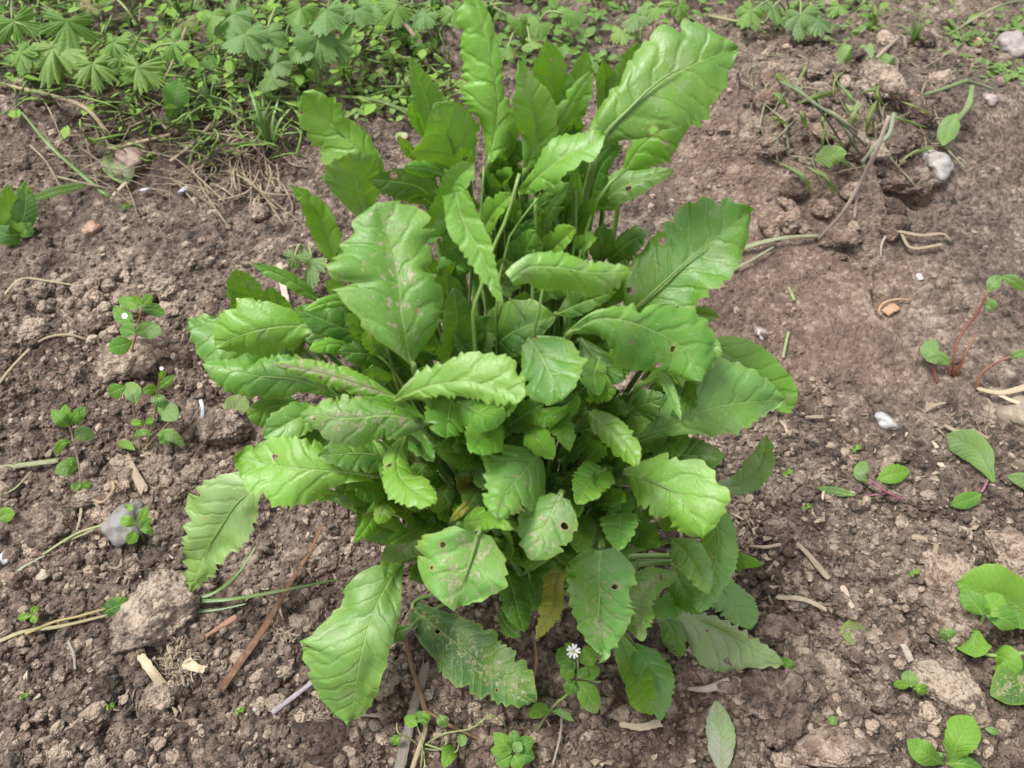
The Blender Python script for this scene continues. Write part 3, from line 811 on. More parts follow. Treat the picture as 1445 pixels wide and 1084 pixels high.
# --- top
L([(690,228),(702,165),(698,105),(683,45),(664,-18)], [4,20,46,38,34,10], [4,30,10,12,14,6], 'b', d=0, back=1, fold=.25, ripple=.06)
L([(838,228),(852,190),(884,155),(944,103),(1038,70)], [5,28,42,60,64,9], [6,22,48,60,56,9], 'g', d=2.0, back=1.5, dmg=.04, fold=.0, curl=-.30, ripple=.03, roll=0)
L([(878,248),(905,208),(940,182),(976,168)], [3,12,15,15,12,4], [3,18,30,34,24,5], 'b', d=-.5, crown=(.045,.03,.16))
L([(850,292),(872,270),(910,254),(952,242)], [3,20,27,22,12,3], [3,22,20,16,12,3], 'l', d=-1.0)
L([(742,240),(758,195),(752,150),(733,84)], [4,18,26,26,16,2], [4,18,26,26,16,2], 'b', d=1.4, fold=.3, ripple=.06)
L([(785,192),(780,150),(778,100),(771,55)], [4,16,26,26,20,4], [4,14,22,24,16,3], 'b', d=-.2, fold=.2)
L([(792,210),(806,160),(820,115),(827,70)], [3,14,20,20,15,3], [3,14,18,18,14,3], 'g', d=.2)
L([(735,272),(765,250),(800,222),(849,184)], [3,10,22,32,28,5], [3,14,22,30,28,5], 'b', d=2.2, fold=.25, ripple=.10)
L([(775,205),(800,158),(832,103)], W6(13), W6(11), 'b', d=1.2)
L([(845,170),(853,125),(851,88)], W6(12), W6(22), 'l', d=-1.2)
L([(862,180),(882,115),(899,61)], W6(20), W6(20), 'l', d=-1.0)
L([(612,200),(606,155),(592,115),(576,78)], [4,12,22,18,9,2], [4,18,24,18,10,2], 'l', d=-2.0)
L([(648,240),(640,210),(628,178),(612,146)], [8,42,54,48,30,8], [8,27,38,36,26,7], 'l', d=.2, dmg=.3, fold=.05, curl=-.1)
L([(662,220),(657,180),(645,143)], W6(12), W6(12), 'g', d=-1.5)
L([(600,195),(585,165),(583,139)], W6(8), W6(8), 'b', d=-1.2)
L([(594,232),(576,210),(561,193)], W6(8), W6(7), 'g', d=-2)
L([(543,252),(505,212),(465,175),(428,130)], [4,30,40,38,30,12], [4,16,24,24,26,12], 'b', d=-1, dmg=.2, fold=.12)
L([(514,318),(508,282),(500,245),(491,213)], [8,34,44,45,32,9], [8,16,28,34,28,9], 'l', d=.6, dmg=.1, fold=.05)
L([(476,372),(456,320),(440,290),(411,262)], [5,15,17,17,11,2], [5,14,19,17,11,2], 'b', d=-.6)
L([(583,514),(564,452),(561,404),(553,352),(530,288)], [6,36,68,78,60,26], [6,48,58,46,50,38], 'g', d=3.2, back=0, dmg=.42, fold=.42, curl=-.35, tooth=.0036, ripple=.09, roll=-14)
L([(622,292),(585,264),(524,254)], [4,18,24,26,18,5], [4,16,20,18,14,4], 'd', d=.8, stalk=False)
L([(632,248),(600,238),(570,236)], W6(9), W6(10), 'g', d=1.2, dmg=.2)
L([(600,338),(622,302),(640,262),(668,230)], [6,16,15,15,14,9], [6,16,14,14,20,13], 'g', d=2.4)
L([(643,272),(655,315),(680,360),(709,430)], [17,22,20,14,8,3], [17,22,22,18,10,3], 'b', d=3.8, back=-.5, stalk=False, fold=.15)
L([(678,334),(697,302),(724,273)], W6(18), W6(18), 'b', d=1.2)
L([(738,245),(712,232),(688,226)], W6(12), W6(12), 'l', d=-1.5)
L([(708,276),(692,256),(679,246)], W6(15), W6(15), 'd', d=-.5)
# --- toothed stem leaves in the upper middle
L([(722,395),(735,350),(752,308)], W6(16), W6(17), 'd', d=.6)
L([(768,364),(788,342),(814,322)], W6(19), W6(18), 'b', d=1.4)
L([(812,335),(825,305),(841,280)], W6(13), W6(13), 'g', d=1.0)
L([(765,347),(776,300),(801,262)], W6(7), W6(9), 'l', d=1.7)
L([(812,365),(822,346),(838,334)], W6(15), W6(13), 'l', d=1.7)
L([(720,330),(750,300),(785,275)], W6(16), W6(16), 'd', d=.2)
L([(790,330),(800,290),(815,250)], W6(15), W6(15), 'g', d=.2)
L([(805,330),(812,280),(811,235)], W6(9), W6(9), 'b', d=1.0)
L([(850,370),(851,346),(844,321)], W6(17, kind='r'), W6(17, kind='r'), 'd', d=-1.5, teeth=.6)
L([(860,370),(885,347),(915,332)], W6(22, kind='r'), W6(22, kind='r'), 'd', d=-1.3)
L([(830,300),(850,240),(880,205)], W6(26), W6(26), 'd', d=.2)
# --- right
L([(722,396),(748,378),(790,378),(840,385),(894,382)], [10,14,17,14,13,6], [10,30,32,28,25,12], 'b', d=4.2, back=0, dmg=.06, fold=-.1, curl=-.4, ripple=.05, roll=-18, stalk=False)
L([(785,443),(820,428),(869,411)], W6(17), W6(13), 'd', d=1.8, dmg=.15)
L([(880,447),(905,425),(940,393),(975,362),(1015,330),(1061,299)], [8,46,58,60,52,10], [8,34,48,50,40,9], 'g', d=.8, dmg=.16, fold=.1, curl=-.14, ripple=.06, roll=6)
L([(968,440),(990,444),(1015,448)], W6(13), W6(13), 'b', d=-.6)
L([(808,467),(845,450),(890,455),(940,475),(972,500),(990,536)], [4,12,24,42,46,16], [4,25,54,60,50,16], 'g', d=3.2, back=1.5, dmg=.22, fold=.0, curl=-.32, ripple=.02, roll=0, tuck=.1)
L([(1000,482),(1040,508),(1082,540),(1119,582)], [6,26,32,32,26,8], [6,20,22,22,18,6], 'b', d=-.4, teeth=.7, tooth=.0012, dmg=.1, fold=.05)
L([(893,621),(945,603),(1000,578),(1050,568),(1103,565)], [4,20,50,58,40,8], [4,9,27,36,24,8], 'l', d=1.2, dmg=.15, fold=.1, roll=-8)
L([(905,541),(932,532),(948,556),(961,593)], W6(7), W6(8), 'g', d=3.0)
L([(845,507),(838,532),(845,557)], W6(15, kind='r'), W6(17, kind='r'), 'g', d=2.2)
L([(833,584),(860,605),(885,632),(901,657)], [8,17,18,16,13,5], [8,16,18,17,14,5], 'b', d=3.2, fold=.2)
L([(850,622),(890,582),(940,560)], W6(26), W6(26), 'd', d=.2)
L([(905,580),(960,560),(1010,548)], W6(22), W6(22), 'd', d=-.4)
L([(925,500),(975,480),(1020,500)], W6(24), W6(24), 'g', d=1.0)
L([(940,520),(960,515),(985,505)], W6(24), W6(24), 'b', d=1.6)
# --- middle
L([(748,480),(765,505),(780,535),(796,567)], [12,36,46,46,32,10], [12,26,36,38,30,10], 'g', d=3.4, dmg=.22, back=1.5, fold=-.02, curl=-.15, ripple=.03)
L([(690,496),(725,470),(778,444)], [6,34,42,38,28,8], [6,20,28,28,20,6], 'd', d=1.2, teeth=.5, tooth=.001)
L([(632,516),(645,470),(640,407)], [6,18,26,26,20,7], [6,16,20,20,17,6], 'd', d=1.6)
L([(662,518),(678,482),(690,448)], W6(22, kind='r'), W6(22, kind='r'), 'd', d=.7)
L([(560,564),(605,545),(660,538),(700,545),(739,559)], [3,18,26,38,44,14], [3,11,16,22,22,12], 'b', d=4.4, back=1, dmg=.12, fold=.1, curl=-.25, ripple=.04, roll=-5)
L([(603,597),(550,586),(490,590),(424,583)], [4,27,34,38,28,7], [4,12,18,26,20,6], 'g', d=3.2, dmg=.55, fold=.0, roll=8, curl=-.3)
L([(598,588),(555,573),(508,560)], W6(8), W6(9), 'b', d=4.0, stalk=False)
L([(560,562),(500,541),(440,524),(384,513)], W6(14), W6(15), 'b', d=2.4, dmg=1.0)
L([(475,560),(420,537),(360,530),(288,514)], [3,14,24,30,24,7], [3,20,30,26,16,5], 'g', d=1.2, dmg=.1, fold=.05)
L([(442,462),(392,460),(345,470),(302,492)], [4,30,36,42,32,8], [4,18,30,34,30,8], 'b', d=2.6, dmg=.10, fold=0.0, curl=-.35, ripple=.05, crown=(-.055,.02,.20))
L([(400,500),(330,470),(265,449)], [4,30,46,46,36,10], [4,20,24,22,14,7], 'g', d=.4)
L([(367,442),(351,415),(334,379)], [5,18,26,27,22,8], [5,16,19,19,17,7], 'g', d=.6, dmg=.3)
L([(402,450),(390,430),(384,407)], W6(18, kind='r'), W6(18, kind='r'), 'g', d=.2)
L([(452,426),(410,397),(356,371)], W6(9), W6(10), 'g', d=.8)
L([(500,424),(478,412),(458,396)], W6(14), W6(14), 'l', d=.4, dmg=.5)
L([(512,433),(475,425),(428,439)], W6(8), W6(9), 'b', d=1.8)
L([(522,482),(470,457),(414,435)], W6(22), W6(22), 'd', d=.9)
L([(502,492),(470,484),(438,492)], W6(12), W6(13), 'b', d=1.7)
L([(545,502),(525,480),(521,457)], W6(14), W6(12), 'g', d=1.5, dmg=.6)
L([(560,520),(520,500),(480,495)], W6(18), W6(18), 'd', d=.8)
L([(425,570),(382,575),(348,588)], [3,16,24,26,20,7], [3,12,15,16,12,5], 'g', d=.6)
L([(452,575),(415,592),(370,618)], W6(25), W6(22), 'l', d=1.6)
L([(475,602),(440,612),(412,628)], W6(15), W6(15), 'd', d=1.2)
L([(522,672),(470,665),(410,660),(330,642)], [3,14,38,48,38,10], [3,18,34,38,30,10], 'b', d=3.0, dmg=.18, fold=.12, curl=-.15, roll=4)
L([(565,642),(510,638),(450,640)], W6(24), W6(26), 'd', d=2.0)
L([(378,680),(337,706),(310,745),(286,785),(266,842)], [5,24,36,26,18,4], [5,40,58,36,20,5], 'w', d=1.2, dmg=.12, fold=.10, curl=-.2, ripple=.07, tooth=.0045, roll=-12)
# --- lower middle
L([(640,556),(635,582),(632,613)], W6(21, kind='r'), W6(28, kind='r'), 'g', d=2.4)
L([(648,570),(680,585),(713,590)], W6(19, kind='r'), W6(20, kind='r'), 'g', d=2.8)
L([(706,594),(688,612),(668,636)], [6,20,26,26,20,8], [6,22,26,25,18,8], 'b', d=3.0)
L([(683,646),(650,640),(613,632)], W6(20), W6(20), 'd', d=1.8)
L([(715,604),(740,586),(768,569)], W6(20), W6(20), 'd', d=1.8)
L([(746,606),(762,624),(779,647)], W6(15, kind='r'), W6(17, kind='r'), 'b', d=3.0)
L([(758,600),(790,600),(803,637)], W6(16), W6(17), 'g', d=2.2)
L([(758,644),(740,664),(720,690),(704,730)], [16,44,44,38,24,6], [16,38,44,38,24,6], 'l', d=4.0, dmg=.35, fold=-.05, curl=-.3, ripple=.04)
L([(571,616),(560,650),(568,680),(614,713)], [5,13,20,24,20,7], [5,16,19,24,20,7], 'b', d=3.6, dmg=.15, ripple=.13, fold=.1)
L([(527,620),(540,650),(543,691)], W6(8), W6(7), 'g', d=2.8)
L([(555,696),(530,690),(503,698)], W6(18, kind='r'), W6(22, kind='r'), 'g', d=1.6)
L([(560,702),(545,712),(534,735)], W6(16), W6(14), 'b', d=2.0)
L([(533,705),(523,735),(501,765)], W6(9), W6(11), 'b', d=2.4)
L([(610,732),(577,754),(545,770)], W6(13), W6(12), 'g', d=1.8)
L([(600,745),(572,775),(540,790)], W6(15), W6(20), 'p', d=.6, dmg=.5)
L([(648,740),(682,736),(720,742)], [6,24,20,16,9,3], [4,9,13,13,9,3], 'b', d=4.4, dmg=.2)
L([(683,704),(658,714),(635,736)], W6(8), W6(8), 'y', d=2.2, dmg=.3)
L([(690,700),(665,685),(640,670)], W6(18), W6(16), 'y', d=-.8, dmg=.3)
L([(674,752),(664,785),(654,815),(645,858)], [18,38,47,50,34,12], [30,60,80,82,60,20], 'v', d=4.4, back=1.0, dmg=.6, fold=.05, curl=-.28, ripple=.04)
L([(790,700),(776,730),(763,758),(751,791)], [14,32,34,32,24,8], [14,34,42,38,26,8], 'l', d=3.8, back=1.0, dmg=.5, fold=-.02, curl=-.3)
L([(816,726),(821,750),(815,780)], W6(18, kind='r'), W6(20, kind='r'), 'l', d=2.8)
L([(853,662),(832,680),(815,709)], W6(24, kind='r'), W6(21, kind='r'), 'b', d=3.4, dmg=.3)
L([(874,690),(876,730),(871,774)], [8,17,20,20,18,8], [8,14,16,24,20,8], 'l', d=3.0)
L([(883,668),(920,680),(962,704),(992,757)], [4,28,40,52,46,16], [4,30,38,40,32,14], 'b', d=3.8, dmg=.28, fold=.1, curl=-.2, ripple=.05)
L([(925,642),(975,644),(1024,644)], W6(22), W6(24), 'd', d=1.0)
L([(1008,690),(1045,682),(1073,655),(1081,617)], [8,14,18,16,10,3], [8,14,19,18,12,3], 'p', d=-.5, dmg=.3)
L([(893,722),(905,750),(932,774)], W6(20), W6(20), 'd', d=2.0)
L([(1000,700),(1012,760),(1006,815),(985,864)], [10,20,22,22,18,6], [10,24,26,20,18,6], 'l', d=1.6)
L([(948,762),(975,790),(999,840)], W6(22), W6(20), 'l', d=2.6)
L([(1026,799),(1045,792),(1076,797)], W6(11), W6(11), 'g', d=.6)
L([(1015,812),(1033,850),(1060,888)], W6(26), W6(24), 'l', d=.2)
L([(948,795),(965,832),(992,864)], W6(20), W6(20), 'g', d=1.4)
L([(953,811),(918,824),(901,860),(905,907)], [4,11,16,20,20,7], [4,13,20,24,22,8], 'l', d=3.6, dmg=.75)
L([(960,815),(948,848),(928,868)], W6(18), W6(16), 'g', d=1.2)
L([(924,858),(975,871),(1030,897),(1106,937)], [2,6,12,14,12,4], [2,16,42,52,26,5], 'p', d=1.6, dmg=.1, fold=.05, curl=-.15, tooth=.003)
L([(923,862),(948,890),(957,932)], W6(15), W6(15), 'd', d=1.0)
L([(849,774),(846,825),(843,870),(848,930)], [14,36,38,36,28,8], [14,48,52,46,34,10], 'l', d=3.6, back=1.5, dmg=.45, fold=-.05, curl=-.28, ripple=.03)
L([(869,892),(888,935),(905,972),(919,1009)], [5,16,20,20,16,5], [5,14,18,19,16,5], 'b', d=3.0, tooth=.0012)
L([(893,910),(922,955),(932,1018)], W6(23), W6(18), 'l', d=2.0)
L([(583,860),(615,885),(655,918),(700,955),(753,991)], [10,24,34,38,34,12], [10,32,42,36,24,10], 'd', d=1.4, dmg=.6, fold=.03, curl=-.15)
L([(567,794),(543,830),(523,880),(508,935),(491,1024)], [4,26,32,32,28,10], [4,42,60,76,54,16], 'v', d=2.6, dmg=.12, fold=.12, curl=-.12, ripple=.05, teeth=.9, tooth=.0024)
L([(580,884),(558,895),(540,917)], W6(16), W6(16), 'd', d=.6, dmg=.4)
L([(797,783),(783,825),(778,860),(757,902)], W6(14), W6(16), 'y', d=2.2, dmg=.5)
L([(712,800),(726,845),(739,892)], W6(20), W6(18), 'd', d=1.0, dmg=.2)
L([(700,850),(712,880),(735,900)], W6(9), W6(9), 'd', d=.4)
# --- inner leaves seen between the others
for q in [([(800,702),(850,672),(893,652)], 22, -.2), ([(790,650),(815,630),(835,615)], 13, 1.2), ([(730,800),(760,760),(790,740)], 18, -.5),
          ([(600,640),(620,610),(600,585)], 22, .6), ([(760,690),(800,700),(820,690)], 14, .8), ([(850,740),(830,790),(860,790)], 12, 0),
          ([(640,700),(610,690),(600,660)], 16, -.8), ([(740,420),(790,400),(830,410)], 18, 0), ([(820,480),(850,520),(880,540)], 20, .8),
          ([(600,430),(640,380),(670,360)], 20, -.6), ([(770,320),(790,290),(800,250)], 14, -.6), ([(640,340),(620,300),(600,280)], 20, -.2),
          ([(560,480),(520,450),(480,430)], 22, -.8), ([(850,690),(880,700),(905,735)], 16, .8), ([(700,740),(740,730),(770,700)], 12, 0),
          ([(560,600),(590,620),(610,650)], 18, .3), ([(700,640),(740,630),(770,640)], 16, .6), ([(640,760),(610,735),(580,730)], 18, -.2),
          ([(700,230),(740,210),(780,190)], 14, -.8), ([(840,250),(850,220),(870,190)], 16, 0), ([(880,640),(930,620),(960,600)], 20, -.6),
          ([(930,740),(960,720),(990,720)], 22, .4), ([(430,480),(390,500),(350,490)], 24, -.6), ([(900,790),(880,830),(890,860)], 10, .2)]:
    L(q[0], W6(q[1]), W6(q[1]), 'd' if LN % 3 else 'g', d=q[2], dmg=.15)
rf = np.random.RandomState(21)
for i in range(125):
    if i % 6 == 0: cx_, cy_ = rf.uniform(640, 860), rf.uniform(190, 370); sz_ = rf.uniform(13, 20); ln_ = rf.uniform(40, 60)
    else:
        a_ = rf.uniform(0, 6.28); q_ = rf.rand() ** .6
        cx_, cy_ = 700 + 300 * q_ * math.cos(a_), 590 + 240 * q_ * math.sin(a_); sz_ = rf.uniform(12, 26); ln_ = rf.uniform(40, 85)
    dx, dy = cx_ - 715, cy_ - 640
    an_ = math.atan2(dy, dx) + rf.normal() * .45
    x1, y1 = cx_ + math.cos(an_) * ln_ / 2, cy_ + math.sin(an_) * ln_ / 2; x0, y0 = cx_ - math.cos(an_) * ln_ / 2, cy_ - math.sin(an_) * ln_ / 2
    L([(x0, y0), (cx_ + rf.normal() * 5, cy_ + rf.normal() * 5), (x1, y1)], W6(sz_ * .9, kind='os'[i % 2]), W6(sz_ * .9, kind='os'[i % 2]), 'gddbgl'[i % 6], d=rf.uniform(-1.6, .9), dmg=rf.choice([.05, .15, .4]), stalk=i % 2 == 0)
for i in range(52):
    cx_, cy_ = rf.uniform(600, 900), rf.uniform(545, 800); ln_ = rf.uniform(28, 52); an_ = math.atan2(cy_ - 600, cx_ - 715) + rf.normal() * .6
    x1, y1 = cx_ + math.cos(an_) * ln_ / 2, cy_ + math.sin(an_) * ln_ / 2; x0, y0 = cx_ - math.cos(an_) * ln_ / 2, cy_ - math.sin(an_) * ln_ / 2
    w_ = rf.uniform(13, 21)
    L([(x0, y0), (cx_ + rf.normal() * 3, cy_ + rf.normal() * 3), (x1, y1)], W6(w_, kind='r'), W6(w_ * rf.uniform(.8, 1.1), kind='r'), 'ggldgb'[i % 6], d=rf.uniform(.2, 2.5), dmg=rf.choice([.1, .25, .5]), stalk=i % 2 == 0)
# --- main stems
STEMS = [([(733,245),(714,310),(694,355),(676,417),(668,460),(690,700)], 6.5, 3.4), ([(683,235),(678,312),(676,380),(690,480),(705,720)], 4.5, 2.2),
         ([(756,275),(755,330),(752,400),(748,520),(735,760)], 7, 2.0), ([(812,250),(812,330),(800,430),(790,560),(755,780)], 6, 1.6),
         ([(884,238),(850,270),(834,305),(822,345),(800,470),(760,760)], 6.5, 1.8), ([(769,269),(735,310),(715,350),(700,470),(715,740)], 4.5, 2.2),
         ([(768,398),(760,440),(752,480),(748,560)], 5.5, 4.6), ([(535,452),(548,500),(566,558),(620,700),(700,800)], 6.5, 3.0),
         ([(445,461),(484,486),(545,511),(600,600)], 4, 3.2), ([(797,445),(796,480),(790,520),(770,640)], 6, 2.4),
         ([(668,345),(665,400),(662,470),(690,640)], 5, 1.2), ([(718,420),(742,448),(752,470)], 3, 4.0), ([(800,590),(795,640),(770,760)], 5, 1.2),
         ([(885,480),(850,492),(800,500)], 4, 1.6), ([(902,616),(860,650),(790,745)], 4, .8), ([(740,770),(748,820),(752,850)], 3.5, 2.6),
         ([(605,640),(618,690),(660,770),(715,815)], 5, .6), ([(620,620),(640,690),(690,780),(720,820)], 5, 1.2), ([(650,650),(665,720),(705,790)], 4, .4),
         ([(624,755),(632,700),(640,680)], 6, 2.2), ([(780,760),(770,800),(745,830)], 4, .4), ([(830,740),(800,790),(750,832)], 4, -.4)]
for pts, wpx, d in STEMS:
    d = d + (1.1 if pts[0][1] < 300 else 0)
    P3 = [dome(a, b_, -d + 2.6 + max(0, (b_ - 300)) * .006) for a, b_ in pts]
    s_ = depth(P3[0]) / FPX
    tube('stem', P3, wpx * s_ * .38, wpx * s_ * .62, M_STEM, np.array((.13, .25, .04)) * rs.uniform(.75, 1.1), plant, n=26, k=9)
bc = tube('root_crown', [(0.0, 0.004, -.01), (0.002, 0.006, .012), (0, .01, .04)], .016, .012, M_STEM, (.22, .24, .10), plant, n=8, k=12)

# ------------------------------------------------------------------ helpers for the small things on the bed
def gp(px, py, z=0.0):      # z in cm above the soil under that spot
    return ground(px, py, z / 100)
def wleaf(parent, mid, w, c, z0=1, z1=1.5, teeth=.01, tooth=0.0, seed=0, name='leaf', kind='o', dmg=.05, **k):
    n = len(mid)
    pts = [gp(a, b, z0 + (z1 - z0) * i / (n - 1)) if len(m_) == 2 else gp(a, b, m_[2]) for i, m_ in enumerate(mid) for a, b in [m_[:2]]]
    sc = depth(pts[0]) / FPX
    kw = dict(fold=.12, curl=-.15, ripple=.03, roll=0, quilt=.0003, nu=22, nv=8)
    kw.update(k)
    wv = np.array(W6(w, kind=kind)) * sc
    return blade(name, pts, wv, wv, parent, c, dmg, teeth=max(teeth, .01), tooth=tooth, seed=seed, mat=M_WEED, **kw)[0]
GW = (.085, .215, .035); GWP = (.15, .25, .095); GWB = (.14, .29, .035); GWD = (.040, .12, .025)
def flower(parent, px, py, z, rpx, face=(.05, -.45, .9)):
    c = gp(px, py, z); r = rpx * depth(c) / FPX
    f = Vector(face).normalized(); q = f.to_track_quat('Z', 'Y')
    V = []; F = []
    for k in range(10):
        a = (k // 2) * 2 * math.pi / 5 + (.26 if k % 2 else -.26)
        d = np.array([math.cos(a), math.sin(a), 0]); s = np.array([-math.sin(a), math.cos(a), 0])
        b0 = len(V)
        for (u, wv_, h) in ((.15, .05, 0), (.5, .15, .04), (.85, .16, .10), (1.0, .05, .12)):
            for sg in (-1, 0, 1): V.append(d * u + s * wv_ * sg + np.array([0, 0, h - abs(sg) * .03]))
        for i in range(3):
            for j in range(2): F.append((b0 + i * 3 + j, b0 + i * 3 + j + 1, b0 + (i + 1) * 3 + j + 1, b0 + (i + 1) * 3 + j))
    V = np.array([tuple(q @ Vector(v * r)) for v in V]) + c
    o = link('flower', mesh_from('flower', rel(parent, V), F, True, None, M_PETAL), parent)
    Vs, Fs = ico(2); Vs = Vs * r * .2 + c + np.array(f) * r * .08
    link('flower_centre', mesh_from('flower_centre', rel(o if False else parent, Vs), Fs, True, None, M_YEL), o)
    return o
def weed(name, label, foot, stems, leaves, cat='weed', group=None, scol=(.20, .28, .08), flowers=(), sr=1.6):
    f = gp(*foot)
    r = root(name, f, label, cat, group)
    for s in stems:
        P = [gp(*p) for p in s]; sc = depth(P[0]) / FPX
        tube('stem', P, sr * sc * .55, sr * sc * .38, M_STEM, scol, r, n=14, k=6)
    for i, l in enumerate(leaves):
        mid, w_, c = l[0], l[1], l[2]; kw = l[3] if len(l) > 3 else {}
        wleaf(r, mid, w_, c, seed=hash(foot) % 1000 + i, **kw)
    for fl in flowers: flower(r, *fl)
    return r
CW = 'chickweed plants on the bed'
weed('chickweed', 'taller chickweed with a reddish stem growing behind the others, left of the plant', (183, 545), [[(183,545,-.5),(185,500,2.5),(194,465,4.5),(200,436,6)]],
     [([(198,433,6),(182,427,6.2),(165,422,6)], 9, GW), ([(200,432,6),(207,424,6.6),(215,416,6.8)], 7, GWB), ([(202,437,6),(216,437,6.2),(233,443,5.8)], 9, GWD),
      ([(188,458,5),(172,445,5.3),(162,431,5.6)], 11, GW), ([(190,470,4.6),(180,466,5),(168,464,5)], 11, GW), ([(190,470,4.6),(208,466,4.8),(229,469,4.2)], 12, GWP),
      ([(187,482,4),(172,487,4),(152,492,3.4)], 13, GW), ([(200,430,6),(193,424,6.8),(186,418,7)], 6, GWB)], group=CW, scol=(.22, .10, .05), flowers=[(176, 446, 5.8, 4.5)], sr=3.4)
weed('chickweed', 'bushy chickweed with pale lower leaves and a white bud, in front of the taller one', (203, 640), [[(203,640,-.3),(215,600,1.5),(221,560,4),(226,530,6)], [(203,640,-.3),(190,590,2),(187,556,4)], [(203,635,0),(235,600,1.5),(246,590,2)]],
     [([(221,552,4.6),(212,550,4.8),(202,554,4.8)], 8, GW), ([(224,548,5),(234,540,5.3),(246,529,5.2)], 6, GW), ([(221,556,4.4),(224,565,4.4),(227,576,4.2)], 9, GWP),
      ([(222,572,3.6),(236,580,3.8),(249,594,3.2)], 13, GWP), ([(192,570,3.8),(188,554,4),(178,540,4)], 12, GWP), ([(178,545,3.8),(166,550,3.8),(153,556,3.2)], 11, GW),
      ([(205,597,2),(196,597,2.3),(184,596,2.2)], 5, GWB), ([(205,597,2),(212,594,2.4),(218,590,2.5)], 5, GW), ([(215,614,1.4),(202,610,1.8),(188,616,1.3)], 5, GWP),
      ([(222,614,1.2),(240,614,1.5),(261,630,.8)], 8, GWP), ([(190,635,.8),(180,628,1.2),(165,625,1)], 6, GWB), ([(225,625,1),(233,620,1.4),(238,628,1)], 7, GW),
      ([(225,535,6),(229,528,6.5),(228,520,7)], 4, GWB)], group=CW, scol=(.20, .16, .08), flowers=[(228, 520, 7, 3)], sr=2.6)
weed('young_weed', 'young weed with a purplish stem and bright leaf tuft, nearest the left edge', (117, 712), [[(117,712,-.3),(112,662,2),(104,622,3.6),(97,598,5)]],
     [([(97,602,5),(86,592,5.4),(73,578,5.5)], 9, GW), ([(97,600,5),(93,586,5.6),(92,570,6)], 8, GWB), ([(98,600,5),(108,588,5.5),(120,574,5.4)], 9, GW), ([(97,600,5),(103,592,5.7),(110,580,6)], 7, GW),
      ([(104,618,3.8),(118,612,4),(133,617,3.6)], 11, GWP), ([(101,624,3.6),(88,626,3.7),(77,642,3)], 6, GWB), ([(110,660,2),(94,660,2.3),(77,668,1.8)], 11, GWP), ([(112,655,2.2),(102,651,2.6),(92,650,2.4)], 6, GW),
      ([(114,685,1),(108,686,1.2),(106,694,.8)], 7, GWP), ([(115,690,1),(122,684,1.2),(128,680,1)], 6, GW)], cat='weed', scol=(.30, .20, .19), sr=3.2)
weed('small_weed', 'small bright weed growing over the flat grey stone', (205, 765), [[(205,765,0),(196,748,2),(188,738,3)]],
     [([(190,742,2.8),(180,736,3),(169,732,2.8)], 8, GWB), ([(195,740,2.8),(202,728,3),(206,714,3)], 6, GWB), ([(190,748,2.6),(187,758,2.6),(180,768,2.2)], 8, GWB), ([(198,746,2.6),(208,748,2.8),(216,754,2.5)], 6, GW),
      ([(198,748,2.6),(206,738,3),(214,732,3)], 6, GW), ([(188,718,3),(180,716,3),(178,718,2.8)], 5, GWB)], cat='weed', scol=(.2, .22, .1))
weed('seedling', 'tiny three leaved seedling beside the straw at far left', (45, 872), [[(45,878,0),(45,869,.8)]], [([(44,869,.9),(35,870,1),(24,874,.8)], 5, GWB), ([(45,869,.9),(48,862,1.2),(52,854,1.3)], 5, GWB), ([(45,869,.9),(48,874,1),(49,880,.9)], 5, GWB)], cat='seedling')
for i, (a, b, lb) in enumerate([(338, 1004, 'pair of tiny round green seed leaves right of the fibre heap'), (33, 984, 'pair of tiny seed leaves near the lower left corner'), (156, 998, 'pale pair of seed leaves left of the dark clod'),
      (1210, 905, 'tiny seedling with two green seed leaves on the dark soil at right'), (1290, 809, 'two leaved seedling left of the big pale lump'), (1138, 717, 'tiny seed leaves on bare soil right of the plant'),
      (1222, 707, 'single bright seed leaf under the purple stemmed seedling'), (1208, 634, 'pair of pale seed leaves above the purple stemmed seedling'), (1112, 668, 'pale seed leaf pair right of the drooping pale leaf'),
      (176, 292, 'small green seed leaf below the dead stems at upper left')]):
    sd_ = 7 if b > 400 else 9
    weed('seedling', lb, (a, b), [[(a, b + 4, 0), (a, b, .5)]], [([(a, b, .5), (a - sd_ * .5, b + 1, .6), (a - sd_, b + 2, .5)], 4, GWP if i % 2 else GWB), ([(a, b, .5), (a + sd_ * .5, b - 3, .7), (a + sd_, b - 5, .6)], 4, GWB)], cat='seedling', group='tiny seedlings')
weed('chickweed', 'chickweed with one open white star flower at the foot of the plant', (745, 1055), [[(745,1055,-.3),(775,1003,1.6),(806,975,3),(815,955,4),(815,928,5.2)], [(815,955,4),(840,962,4.2),(848,962,4.2)]],
     [([(812,937,5),(800,930,5.3),(786,916,5)], 13, GW), ([(818,935,5),(830,926,5.3),(845,912,5.2)], 13, GWB), ([(812,938,5),(802,946,5),(798,962,4.4)], 11, GW), ([(812,960,4),(806,968,4.2),(803,982,3.8)], 10, GW),
      ([(815,962,4),(828,978,4.2),(843,1007,3.4)], 15, GWB), ([(820,955,4.4),(834,948,4.8),(847,944,4.8)], 11, GWB), ([(816,956,4.6),(822,950,5),(830,950,5.1)], 7, GW), ([(776,1003,2),(762,1002,2.4),(746,1012,2)], 10, GWB),
      ([(778,1004,1.8),(792,1006,2),(810,1018,1.4)], 5, GWP), ([(813,925,5.4),(806,915,5.8),(797,908,5.8)], 7, GWB)], group=CW, scol=(.16, .22, .07), flowers=[(809, 919, 5.9, 10.5)], sr=4.5)
